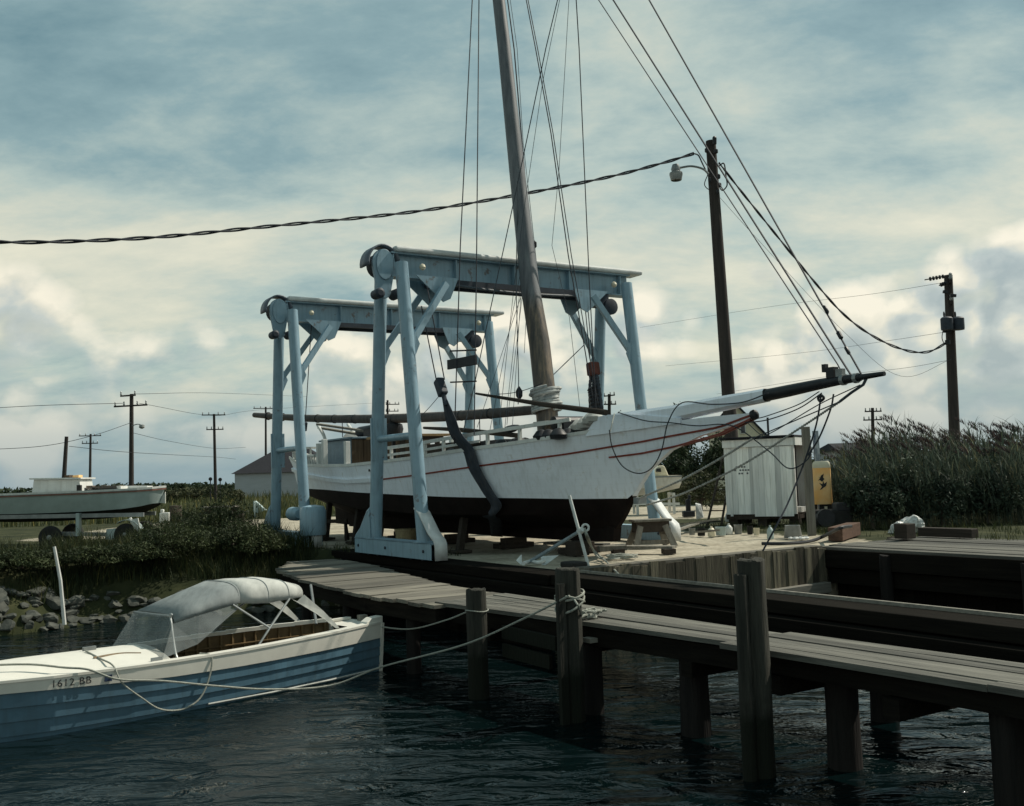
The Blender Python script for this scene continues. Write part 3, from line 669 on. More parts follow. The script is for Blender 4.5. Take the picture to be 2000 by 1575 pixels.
def make_skipjack():
    t = thing('sailing_boat', W(-2, TC, .25), 'white wooden sailing boat with red stripes and long bowsprit propped under the blue lift', 'sailing boat')
    ST_ = sorted(set([-10.3, -10, -9.5, -9, -8.5, -8]+[round(-7.5+.5*i, 2) for i in range(20)]+[2.25, 2.5, 2.75, 3, 3.2, 3.4, 3.55, 3.7, 3.85, 4, 4.1, 4.2, 4.35, 4.6, 4.9, 5.2, 5.6, 6, 6.4, 6.8, 7.25]))
    def ring(s, side):
        zk = stem_(s); zs = zs_(s); zc = max(zc_(s), zk+.02); zp = max(zp_(s), zk+.03); zl = [zk, zk+.3*(zc-zk), zk+.65*(zc-zk), zc]
        if zp > zc: zl += [zc+.5*(zp-zc), zp]
        else: zl += [zc+.001, zc+.002]
        base = zl[-1]; zl += [base+(zs-base)*k/6 for k in range(1, 7)]
        return [hp(s, z, side) for z in zl]
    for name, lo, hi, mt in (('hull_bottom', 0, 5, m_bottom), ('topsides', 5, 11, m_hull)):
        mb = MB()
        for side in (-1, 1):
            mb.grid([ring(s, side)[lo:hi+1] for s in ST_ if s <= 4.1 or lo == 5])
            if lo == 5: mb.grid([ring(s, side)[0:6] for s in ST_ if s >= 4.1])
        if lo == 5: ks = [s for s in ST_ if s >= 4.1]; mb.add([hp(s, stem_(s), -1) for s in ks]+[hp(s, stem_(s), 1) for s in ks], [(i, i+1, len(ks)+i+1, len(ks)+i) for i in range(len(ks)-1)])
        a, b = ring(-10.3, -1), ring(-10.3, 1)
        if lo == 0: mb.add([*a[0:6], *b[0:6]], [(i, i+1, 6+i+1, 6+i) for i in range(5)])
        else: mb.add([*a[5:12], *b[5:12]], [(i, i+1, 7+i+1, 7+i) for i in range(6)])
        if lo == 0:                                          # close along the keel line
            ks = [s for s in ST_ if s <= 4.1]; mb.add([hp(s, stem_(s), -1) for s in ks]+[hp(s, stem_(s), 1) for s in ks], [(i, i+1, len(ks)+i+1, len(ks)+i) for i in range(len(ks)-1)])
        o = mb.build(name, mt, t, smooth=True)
    # keel, skeg and rudder
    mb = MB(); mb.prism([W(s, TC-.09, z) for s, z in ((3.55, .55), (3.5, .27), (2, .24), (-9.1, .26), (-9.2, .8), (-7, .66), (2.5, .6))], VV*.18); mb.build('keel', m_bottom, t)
    mb = MB(); mb.prism([W(s, TC-.05, z) for s, z in ((-9.22, .30), (-9.22, 1.2), (-9.5, 2.1), (-9.75, 2.1), (-10.0, 1.2), (-10.25, .9), (-10.2, .32))], VV*.10); mb.build('rudder', m_bottom, t)
    # deck
    mb = MB(); rows = []
    for s in [q for q in ST_ if q <= 4.6]:
        zz = zs_(s)-.03; rows.append([W(shift(s, zz), TC+hb_(s)*k*.97, zz+.09*(1-k*k)) for k in (-1, -.6, -.2, .2, .6, 1)])
    mb.grid(rows); mb.build('deck', m_deck, t, smooth=True)
    # stripes and rubbing strakes laid on the planking
    def strip(name, ss, zz, w, th, mt, side, s0, s1, n=40):
        mb = MB(); rows = []
        for k in range(n+1):
            s = s0+(s1-s0)*k/n; z = interp(s, ss, zz)
            rows.append([hp(s, z-w/2, side, -.01), hp(s, z-w/2, side, th), hp(s, z+w/2, side, th), hp(s, z+w/2, side, -.01)])
        mb.grid(rows, close=True); return mb.build(name, mt, t)
    s1s, s1z = [-10.3, -8, -6, -4.5, -2.7, -1.2, -.1, 2, 3.1, 4, 5.15, 6.46, 7.2], [2.0, 1.77, 1.64, 1.58, 1.60, 1.66, 1.72, 1.87, 1.97, 2.08, 2.19, 2.29, 2.44]
    for side in (-1, 1):
        strip('rubbing_strake', s1s, s1z, .10, .055, m_hull, side, -10.25, -2.75)
        strip('red_stripe', s1s, s1z, .032, .02, m_red, side, -2.7, 7.2, 60)
        strip('red_stripe', [3.8, 4.5, 5.4, 6.44, 7.25], [1.87, 1.92, 2.02, 2.17, 2.40], .032, .02, m_red, side, 3.85, 7.2)
        strip('log_rail', sheerS, [z+.03 for z in sheerZ], .07, .02, m_white, side, -10.25, 3.7, 60)
    # bow bulwark panels
    for side in (-1, 1):
        rows = [[W(s, TC+side*(hb_(s)+.005), zs_(s)-.05), W(s, TC+side*(hb_(s)*.9+.02), z)] for s, z in ((3.55, 2.40), (3.72, 2.63), (3.9, 2.67), (4.3, 2.66), (4.8, 2.60), (5.6, 2.50))]
        MB().grid(rows).build('bulwark', m_hull, t, solid=.05)
    mb = MB(); mb.lathe([(.085, 0), (.085, .06), (.02, .11)], hp(7.2, 2.44, -1) * .5+hp(7.2, 2.44, 1)*.5, 10, (UU+UP*.28)); mb.build('longhead_tip', m_black, t, smooth=True)
    for s in (-3.1,):
        mb = MB(); mb.lathe([(.03, 0), (.035, .02)], hp(s, 1.83, -1, .0), 12, -VV); mb.build('scupper', m_black, t)
    # pin rails on stanchions, both sides
    for side in (-1, 1):
        inn = lambda s, z: W(s, TC+side*(hb_(s)-.08), z)
        for dz, s0, s1, wd in ((.17, -3.0, 1.2, .05), (.33, -3.0, 3.2, .07)):
            mb = MB(); n = 14
            for k in range(n):
                a = s0+(s1-s0)*k/n; b = s0+(s1-s0)*(k+1)/n; mb.beam(inn(a, zs_(a)+dz), inn(b, zs_(b)+dz), wd, wd)
            mb.build('pin_rail', m_white, t)
        for s in (-2.9, -2.0, -1.0, -.55, .15, .8, 1.45, 2.2, 3.0):
            MB().beam(inn(s, zs_(s)), inn(s, zs_(s)+.33), .06, .06, up=UU).build('stanchion', m_white, t)
        # stern balustrade
        mb = MB(); n = 8
        for k in range(n):
            a = -10.2+(2.9)*k/n; b = -10.2+2.9*(k+1)/n; mb.beam(inn(a, zs_(a)+.30), inn(b, zs_(b)+.30), .09, .06)
        mb.build('stern_rail', m_white, t)
        for k in range(11):
            s = -10.1+.27*k; MB().tube([inn(s, zs_(s)), inn(s, zs_(s)+.28)], .028, 6).build('baluster', m_white, t)
        for s, h in ((-6.9, .62), (-6.35, .72), (-4.6, .62)):
            MB().beam(inn(s, zs_(s)-.02), inn(s, zs_(s)+h), .13, .13, up=UU).build('bitt', m_white, t, bevel=.012)
    a, b = W(-10.2, TC-1.4, 2.63), W(-10.2, TC+1.4, 2.63); MB().beam(a, b, .09, .06).build('stern_rail', m_white, t)
    for k in range(12): p = a.lerp(b, (k+.5)/12); MB().tube([p-UP*.3, p], .028, 6).build('baluster', m_white, t)
    mb = MB(); mb.tube(smoothpath([W(-9.4, TC+.4, 2.3), W(-9.6, TC+.4, 2.9), W(-10.4, TC+.5, 3.35)]), .05, 8); mb.tube(smoothpath([W(-9.4, TC-.6, 2.3), W(-9.6, TC-.6, 2.9), W(-10.4, TC-.5, 3.35)]), .05, 8); mb.build('davit', m_white, t, smooth=True)
    mb = MB(); mb.lathe([(.03, 0), (.30, .0), (.30, .04), (.03, .05)], W(-9.0, TC, 2.75), 16, UU); mb.box(W(-9.1, TC, 2.45), (.35, .5, .6), STV); mb.build('steering_box', m_white, t)
    # cabin trunk aft
    mb = MB(); z0, z1 = 1.9, 2.72; mb.prism([W(-8.3, TC-1.2, z0), W(-6.3, TC-1.2, z0), W(-6.3, TC-1.2, z1), W(-8.3, TC-1.2, z1)], VV*2.4); cb = mb.build('cabin', m_cabin, t, bevel=.02)
    MB().box(W(-7.3, TC, 2.745), (2.2, 2.55, .05), STV).build('cabin_roof', m_cabin, t, bevel=.012)
    mb = MB()
    for k in range(7): mb.box(W(-6.27, TC-1.02+.34*k, 2.31), (.035, .325, .78), STV)
    mb.build('cabin_front', m_brown, t)
    # hatches and low house forward
    mb = MB(); mb.box(W(-2.2, TC+.1, 2.2), (2.2, 1.6, .42), STV); mb.build('hatch_coaming', m_darkwood, t, bevel=.01)
    mb = MB(); mb.box(W(-.4, TC+.2, 2.22), (1.0, 1.1, .36), STV); mb.build('hatch_coaming', m_black, t, bevel=.01)
    mb = MB(); mb.box(W(2.35, TC-.1, 2.45), (.35, .7, .36), STV); mb.lathe([(.04, -.5), (.13, -.48), (.13, .48), (.04, .5)], W(2.35, TC-.1, 2.62), 12, VV); mb.build('windlass', m_black, t)
    mb = MB(); mb.box(W(1.75, TC-.2, 2.66), (.5, .6, .05), STV); mb.build('fore_hatch', m_white, t)
    # bowsprit
    sec = [(2.5, 2.44, .30), (3.42, 2.52, .34), (4.4, 2.56, .33), (5.4, 2.61, .27), (6.4, 2.68, .245), (7.53, 2.745, .205)]
    mb = MB(); rows = []
    for s, z, w in sec:
        c = W(s, TC, z); h = w/2; q = h*.62; k = [(-h, -q), (-q, -h), (q, -h), (h, -q), (h, q), (q, h), (-q, h), (-h, q)]
        rows.append([c+VV*a+UP*b for a, b in k])
    mb.grid(rows, close=True); mb.add(rows[0], [tuple(range(8))]); bs = mb.build('bowsprit', m_hull, t, bevel=0)
    mb = MB(); mb.tube([W(7.5, TC, 2.742), W(8.0, TC, 2.775), W(8.6, TC, 2.82), W(9.0, TC, 2.842), W(9.35, TC, 2.85), W(9.36, TC, 2.85), W(9.77, TC, 2.862)], [.10, .096, .082, .07, .058, .045, .034], 12); mb.build('spar_end', m_black, bs, smooth=True)
    mb = MB()
    for s, r in ((9.05, .085), (9.28, .075)): mb.lathe([(r-.02, -.03), (r, -.03), (r, .03), (r-.02, .03)], W(s, TC, 2.845), 12, UU)
    mb.box(W(9.0, TC, 2.95), (.12, .08, .12), STV); mb.build('cranse_iron', m_galv, bs)
    mb = MB(); mb.box(W(8.85, TC, 2.97), (.14, .12, .16), STV); mb.box(W(8.72, TC, 3.05), (.07, .07, .12), STV); mb.build('stay_block', m_black, bs)
    # mast, with its rope lashing and boom
    mb = MB(); mp = [(1.36, 2.0, .235), (1.28, 3.0, .232), (1.1, 4.4, .225), (.81, 5.7, .205), (.45, 8.4, .175), (.10, 11.3, .150), (-.45, 15.3, .125), (-.9, 19, .10), (-1.2, 21.5, .07)]
    mb.tube([W(s, TC, z) for s, z, r in mp], [r for s, z, r in mp], 20); mast = mb.build('mast', m_mast, t, smooth=True)
    mb = MB(); pts = []
    for k in range(8*14):
        a = 2*math.pi*k/14; f = k/(8*14); z = 2.92+.50*f; s = 1.29-.04*f; R = .275+.02*math.sin(k*.7)+.03*math.sin(f*9)
        pts.append(W(s, TC, z)+UU*(R*math.cos(a))+VV*(R*math.sin(a))+UP*(.05*math.sin(a+1)))
    mb.tube(pts, .042, 6); mb.build('rope_lashing', mat('pale_lashing', (.55, .56, .53), .85, var=.3, scale=8, c2=(.16, .18, .19)), mast, smooth=True)
    mb = MB(); mb.lathe([(.30, 0), (.30, .06), (.27, .10)], W(1.35, TC, 2.15), 16); mb.build('mast_coat', m_white, mast, smooth=True)
    mb = MB(); e0 = W(1.05, TC-.05, 2.98); e1 = ct(497, 811, 1.25); pp = [e0.lerp(e1, k/8)-UP*(.30*4*(k/8)*(1-k/8))*.55 for k in range(9)]
    mb.tube(pp, [.10, .115, .12, .12, .118, .112, .105, .095, .08], 12); bm_ = mb.build('boom', m_spar, t, smooth=True)
    mb = MB()
    for f in (.12, .2, .33, .41, .55, .63, .7, .86, .93): p = e0.lerp(e1, f)-UP*(.30*4*f*(1-f))*.55; mb.lathe([(.10, -.02), (.126, -.02), (.126, .02), (.10, .02)], p, 12, (e1-e0)); 
    mb.build('boom_bands', m_black, bm_)
    mb = MB()
    for f, h in ((.35, .45), (.39, .45), (.6, .4), (.15, .5)): p = e0.lerp(e1, f)-UP*(.17*4*f*(1-f)+.1); mb.tube([p, p-UP*h], .012, 5)
    mb.build('sheet_falls', m_darkrope, bm_)
    # rigging: each line of the picture as a rope between real attachment points
    hound = W(-.62, TC, 16.9); head = W(-1.15, TC, 21.2)
    def line(name, pts, r, mt=m_wire, n=5): return MB().tube(pts, r, n).build(name, mt, t)
    chain_pt = lambda px, py, q: ct(px, py, q)
    R1 = .013
    line('shroud', [chain_pt(887, 868, .98), chain_pt(899, 480, 1.05), hound], R1, m_cable)
    line('shroud', [chain_pt(926, 850, 1.12), chain_pt(931, 480, 1.15), hound], R1, m_cable)
    lb = MB(); a, b = ct(875, 713, 1.0), ct(930, 703, 1.1); lb.beam(a, b, .05, .20, up=UP); lbo = lb.build('light_board', m_black, t, bevel=.006)
    for y0 in (686, 747): MB().beam(ct(880, y0, 1.04), ct(930, y0-2, 1.14), .03, .03).build('batten', m_black, lbo)
    stay_low = ct(1686, 738, TC); line('forestay', [stay_low, head], .014, m_cable)
    mb = MB(); 
    for py, px, rr in ((605, 1613, .03), (655, 1640, .035), (685, 1655, .028)): mb.lathe([(.008, -.08), (rr, -.05), (rr, .05), (.008, .08)], ct(px, py, TC), 8, (head-stay_low))
    mb.build('turnbuckle', m_black, t, smooth=True)
    line('jib_stay', [ct(1662, 733, TC), W(-.8, TC, 18.2)], .015, m_cable)
    line('jib_stay', [ct(1648, 735, TC), ct(1636, 712, TC), W(-.65, TC, 17.2)], .010, m_cable)
    blk = ct(1118, -120, TC)
    line('halyard', [blk, ct(1131, 95, 3.6), ct(1150, 530, 4.3), ct(1164, 800, 4.6)], .012, m_cable)
    line('halyard', [blk, ct(1092, 330, 3.2), ct(1078, 480, 3.6), ct(1112, 620, 4.2), ct(1133, 800, 4.5)], .006)
    line('halyard', [blk, ct(1066, 95, 2.6), ct(1016, 335, 2.5), ct(985, 480, 2.3), ct(950, 640, 2.0), ct(925, 760, 1.7), ct(905, 842, 1.45)], .011)
    line('halyard', [blk, ct(1060, 160, 2.7), ct(1022, 420, 2.7), ct(1004, 560, 2.6), ct(975, 830, 2.2)], .006)
    line('topping_lift', [head, ct(1046, 95, 3.2), ct(1076, 260, 3.4), ct(1110, 500, 3.8), ct(1135, 640, 4.2), ct(1160, 790, 4.75)], .013, m_cable)
    line('topping_lift', [head, ct(1050, 95, 3.2), ct(1080, 260, 3.4), ct(1116, 500, 3.9), ct(1141, 640, 4.3), ct(1168, 790, 4.8)], .011, m_cable)
    line('halyard', [head, ct(1010, 95, TC+.3), ct(1022, 280, TC+.35), ct(1042, 460, TC+.4), ct(1062, 640, TC+.5), ct(1088, 830, TC+.5)], .007)
    line('halyard', [head, ct(1004, 95, TC+.2), ct(1018, 260, TC+.25), ct(1030, 400, TC+.28), ct(1034, 500, TC+.2)], .016, m_cable)
    mb = MB(); mb.lathe([(.01, -.09), (.05, -.05), (.05, .05), (.01, .09)], ct(1044, 478, TC+.4), 8); mb.build('block', m_black, t, smooth=True)
    line('halyard', [W(.8, TC-.22, 8.0), ct(1008, 560, TC-.15), ct(1013, 745, 2.4), ct(1012, 790, 2.3)], .010)
    mb = MB(); mb.lathe([(.01, -.16), (.07, -.08), (.075, .03), (.015, .13)], ct(1014, 767, 2.4), 10); mb.build('block', m_black, t, smooth=True)
    for a, b, q0, q1 in (((1020, 515), (955, 850), 2.9, 1.7), ((1020, 525), (985, 845), 2.9, 1.9), ((1021, 520), (1000, 845), 2.9, 2.1), ((1024, 560), (932, 835), 2.9, 1.5), ((1030, 575), (1024, 690), 3.2, 3.2), ((1024, 545), (990, 830), 2.9, 2.3)):
        line('lazy_jack', [ct(*a, q0), ct(*b, q1)], .006)
    line('lashing_line', sag(ct(1060, 748, 2.7), ct(972, 770, 2.2), .06), .008, m_darkrope)
    line('back_line', [ct(1140, 675, 5.4), ct(1078, 735, 3.4)], .012, m_wire)
    line('back_line', sag(ct(862, 768, .75), ct(820, 815, .9), .02), .007, m_wire)
    # bobstay chains and the tangle of lines under the bowsprit
    def chain(name, pts, r):
        P = smoothpath(pts, 40); mb = MB(); L_ = 0; q = []
        rs = [r*(1.0 if (i//1) % 2 else .55) for i in range(len(P))]
        mb.tube(P, rs, 6); return mb.build(name, m_chain, t)
    chain('bobstay_chain', [ct(1243, 976, TC-.06), ct(1330, 938, TC-.05), ct(1412, 893, TC-.04), ct(1470, 857, TC-.03)], .024)
    chain('bobstay_chain', [ct(1262, 987, TC+.06), ct(1340, 962, TC+.06), ct(1450, 908, TC+.05), ct(1560, 838, TC+.03), ct(1640, 785, TC+.02)], .022)
    line('bobstay_wire', [ct(1470, 857, TC-.03), ct(1640, 785, TC-.02), ct(1684, 752, TC), ct(1690, 740, TC)], .010)
    line('bobstay_wire', [ct(1640, 785, TC+.02), ct(1662, 768, TC), ct(1686, 752, TC), ct(1692, 740, TC)], .022, m_wire)
    mb = MB(); mb.box(ct(1250, 978, TC), (.14, .2, .12), STV); mb.build('stem_iron', m_galv, t)
    line('footrope', smoothpath([ct(1605, 768, TC-.1), ct(1560, 798, TC-.1), ct(1500, 820, TC-.1), ct(1455, 826, TC-.06)]), .010, m_darkrope)
    line('footrope', smoothpath([ct(1680, 752, TC-.02), ct(1600, 790, TC-.06), ct(1520, 838, TC-.1), ct(1480, 858, TC-.1)]), .009, m_wire)
    line('footrope', smoothpath([ct(1600, 765, TC+.1), ct(1560, 790, TC+.1), ct(1500, 812, TC+.1), ct(1478, 818, TC+.06)]), .009, m_wire)
    line('hanging_line', smoothpath([ct(1604, 770, TC-.12), ct(1594, 830, TC-.15), ct(1570, 905, TC-.2), ct(1540, 980, TC-.6), ct(1520, 1020, TC-.9), ct(1490, 1076, TC-1.2)]), .014, m_darkrope)
    line('hanging_line', smoothpath([ct(1628, 770, TC+.12), ct(1622, 800, TC+.1), ct(1600, 855, TC), ct(1578, 890, TC-.1)]), .014, m_darkrope)
    mb = MB(); mb.tube(smoothpath([ct(1604, 772, TC-.12), ct(1598, 778, TC-.12), ct(1602, 784, TC-.12), ct(1609, 778, TC-.12), ct(1604, 772, TC-.12)]), .02, 6); mb.build('thimble', m_black, t, smooth=True)
    line('drooping_line', smoothpath([ct(1500, 768, TC-.14), ct(1450, 786, TC-.2), ct(1390, 790, TC-.22), ct(1332, 787, TC-.25), ct(1305, 825, TC-.35), ct(1292, 880, TC-.3), ct(1272, 915, TC-.3), ct(1245, 925, TC-.35), ct(1215, 910, TC-.5), ct(1196, 875, TC-.75), ct(1190, 840, TC-.85)]), .011, m_darkrope)
    line('drooping_line', smoothpath([ct(1192, 843, TC-.85), ct(1196, 825, TC-.75), ct(1200, 808, TC-.5)]), .010, m_rope)
    line('drooping_line', smoothpath([ct(1208, 806, TC-.4), ct(1260, 822, TC-.3), ct(1310, 826, TC-.3), ct(1360, 832, TC-.2), ct(1430, 832, TC-.15), ct(1500, 880, TC-.2), ct(1540, 915, TC-.4), ct(1575, 900, TC-.3), ct(1590, 870, TC-.2)]), .010, m_darkrope)
    line('drooping_line', smoothpath([ct(1462, 828, TC-.1), ct(1480, 845, TC-.1), ct(1495, 855, TC-.1)]), .007, m_darkrope)
    # gear lying on deck that belongs to the boat's outfit
    return t
make_skipjack()

# ------------------------------------------------------------------ lifting tackle
def tackle():
    t = thing('lifting_sling', ct(940, 975, 1.3), 'wide dark canvas sling with pulley block passing under the near side of the white hull', 'lifting sling')
    b0 = ct(862, 757, .72); mb = MB(); d = (ct(868, 775, .72)-b0).normalized()
    mb.beam(ct(856, 742, .72), ct(866, 772, .72), .17, .20, up=UU); mb.build('pulley_block', m_liftd, t, bevel=.03)
    mb = MB(); mb.tube([ct(866, 770, .72), ct(871, 792, .73)], .05, 8); mb.build('shackle', m_liftd, t, smooth=True)
    for a, b in (((823, 598), (852, 742)), ((834, 560), (868, 742))): MB().tube([ct(*a, .62), ct(*b, .72)], .013, 5).build('hoist_wire', m_cable, t)
    P = [ct(869, 782, .74), ct(879, 815, .84), ct(890, 848, .97)]
    for s, z in ((1.0, 2.15), (1.05, 1.75), (1.2, 1.3), (1.30, 1.0)): P.append(hp(s, z, -1, .035))
    for s, z in ((.95, .78), (.45, .66)): P.append(hp(s, z, -1, .03))
    P += [W(-.9, TC, .23)]
    P = smoothpath(P, 5); k = len(P)
    mb = MB(); w = [interp(i/(k-1), [0, .12, .3, 1], [.09, .20, .25, .25]) for i in range(k)]
    rows = [[p-UU*(ww), p-UU*(ww*.3)-VV*.012, p+UU*(ww*.3)-VV*.012, p+UU*(ww)] for p, ww in zip(P, w)]
    mb.grid(rows); mb.build('strap', mat('sling_webbing', (.04, .05, .065), .9, var=.35, scale=5, bump=.3, streak=((.09, .08, .075), .5)), t, solid=.022, smooth=True)
    t = thing('chain_tackle', ct(1165, 790, 4.9), 'rusty red pulley block with bundled chains and dark canvas beside the far gantry leg', 'tackle')
    mb = MB(); mb.beam(ct(1157, 708, 4.9), ct(1160, 734, 4.9), .26, .22, up=UU); mb.build('pulley_block', mat('rusty_red', (.13, .045, .035), .8, var=.4), t, bevel=.04)
    for dx in (0, 5): MB().tube([ct(1140+dx, 572, 4.9), ct(1153+dx, 706, 4.9)], .012, 5).build('hoist_wire', m_cable, t)
    for dx, r in ((-5, .035), (3, .04), (12, .05)): MB().tube(smoothpath([ct(1158+dx*.6, 732, 4.9), ct(1157+dx, 760, 4.9), ct(1160+dx*1.3, 808, 4.9)]), [r*.6]+[r, r*1.2]*8+[r], 7).build('chain', m_liftd, t)
    mb = MB(); mb.tube(smoothpath([ct(1158, 756, 4.85), ct(1162, 775, 4.85), ct(1166, 806, 4.85)]), [.08]+[.13, .15]*8, 9); mb.build('bundled_strap', m_black, t, smooth=True)
    t = thing('hanging_hook', ct(595, 840, .9), 'dark hook block on a single wire hanging from the rear gantry beside its near leg', 'hook')
    MB().tube([W(-6.1, .62, 5.72), ct(596, 826, .8)], .012, 5).build('hoist_wire', m_cable, t)
    MB().beam(ct(596, 824, .8), ct(594, 842, .8), .12, .14, up=UU).build('hook_block', m_liftd, t, bevel=.03)
tackle()
def loose_spars():
    def spar(name, pts, r, m, label, cat):
        o = MB().tube(pts, r, 9).build(name, m, base=pts[0], smooth=True); tag(o, label, cat)
    spar('push_pole', [ct(930, 769, 2.0), ct(1060, 790, 2.05), ct(1184, 806, 2.1)], [.025, .05, .055], m_darkwood, 'long dark pole slanting across the foot of the mast above the foredeck', 'pole')
    spar('oar', [ct(828, 836, 1.45), ct(900, 840, 1.5), ct(1012, 851, 1.65)], [.03, .05, .05], m_darkwood, 'dark flat pole lying along the boat rail behind the canvas sling', 'oar')
    mb = MB(); mb.lathe([(.02, -.28), (.10, -.2), (.12, 0), (.10, .2), (.02, .28)], ct(998, 838, 1.7), 10, UU, squash=.45); tag(mb.build('canvas_bundle', m_black, smooth=True, base=ct(998, 838, 1.7)), 'dark canvas bundle on the boat rail at the end of the oar', 'bundle')
    for i, (a, b, w, lab) in enumerate((((622, 829), (740, 846), .16, 'topmost weathered board of the lumber lying over the cabin roof'), ((626, 836), (742, 855), .2, 'middle weathered board of the lumber lying over the cabin roof'))):
        o = MB().beam(ct(*a, 2.3+.2*i), ct(*b, 2.6+.2*i), w, .06).build('board', m_greywood, base=ct(*a, 2.3)); tag(o, lab, 'board', 'lumber on the cabin roof')
    mb = MB(); c = W(-7.2, TC-.3, 2.85); mb.lathe([(.05, -.55), (.15, -.5), (.16, .3), (.12, .5), (.03, .55)], c+UP*.12, 12, UU); mb.box(c+UU*.7+UP*.03, (.8, .5, .22), STV)
    tag(mb.build('sail_bundle', m_black, smooth=True, base=c), 'dark bundled gear heaped on the cabin roof under the boom', 'bundle')
    mb = MB(); mb.box(W(-4.9, TC-.2, 2.70), (1.9, 1.5, .06), STV); tag(mb.build('plywood_sheet', mat('tan_plywood', (.30, .20, .10), .8, var=.2), base=W(-4.9, TC-.2, 2.70), bevel=.005), 'tan plywood sheet laid across the deck forward of the cabin', 'plywood sheet')
    mb = MB(); 
    for q in (-.7, .3): mb.box(W(-4.2, TC+q, 2.35), (.1, .1, .62), STV)
    mb.box(W(-4.2, TC-.2, 2.63), (.14, 1.3, .07), STV); tag(mb.build('trestle', m_darkwood, base=W(-4.2, TC-.2, 2.05)), 'dark trestle holding up the plywood sheet on deck', 'trestle')
    mb = MB(); c = ct(768, 840, 2.2); mb.lathe([(.05, -.2), (.22, -.18), (.27, .02), (.24, .14), (.06, .2)], c, 14); mb.lathe([(.03, 0), (.03, .08)], c+UP*.2, 8)
    mb.beam(c-UP*.18, W(ST(c)[0], ST(c)[1], 2.05), .08, .08, up=UU)
    tag(mb.build('hanging_kettle', m_black, smooth=True, base=c), 'round dark pot standing on deck behind the gantry legs', 'pot')
    for px, py, w, lab in ((1080, 838, .35, 'dark heap of gear on the deck beside the mast foot'), (1000, 852, .5, 'low dark heap of canvas on deck behind the pin rail'), (905, 850, .45, 'dark heap of rope on deck right of the sling')):
        c = ct(px, py, 2.0); s, q = ST(c); mb = MB(); r = random.Random(px)
        for k in range(5): mb.lathe([(.02, 0), (.16, .02), (.18, .1), (.10, .2), (.02, .23)], W(s+r.uniform(-w, w), q+r.uniform(-.2, .3), zs_(min(4, s))-.02), 9)
        tag(mb.build('deck_gear', m_black, smooth=True, base=W(s, q, 2.1)), lab, 'gear')
    mb = MB(); c = ct(1140, 820, 2.5); s, q = ST(c)
    for k in range(7): mb.lathe([(.03, 0), (.16, .03), (.17, .12), (.08, .22), (.02, .25)], W(s-.3+.12*k, q+.1*math.sin(k*2), 2.33+.035*k), 9)
    tag(mb.build('folded_canvas', m_canvas, smooth=True, base=c), 'pale folded sail canvas heaped on the foredeck behind the bow', 'sail')
loose_spars()

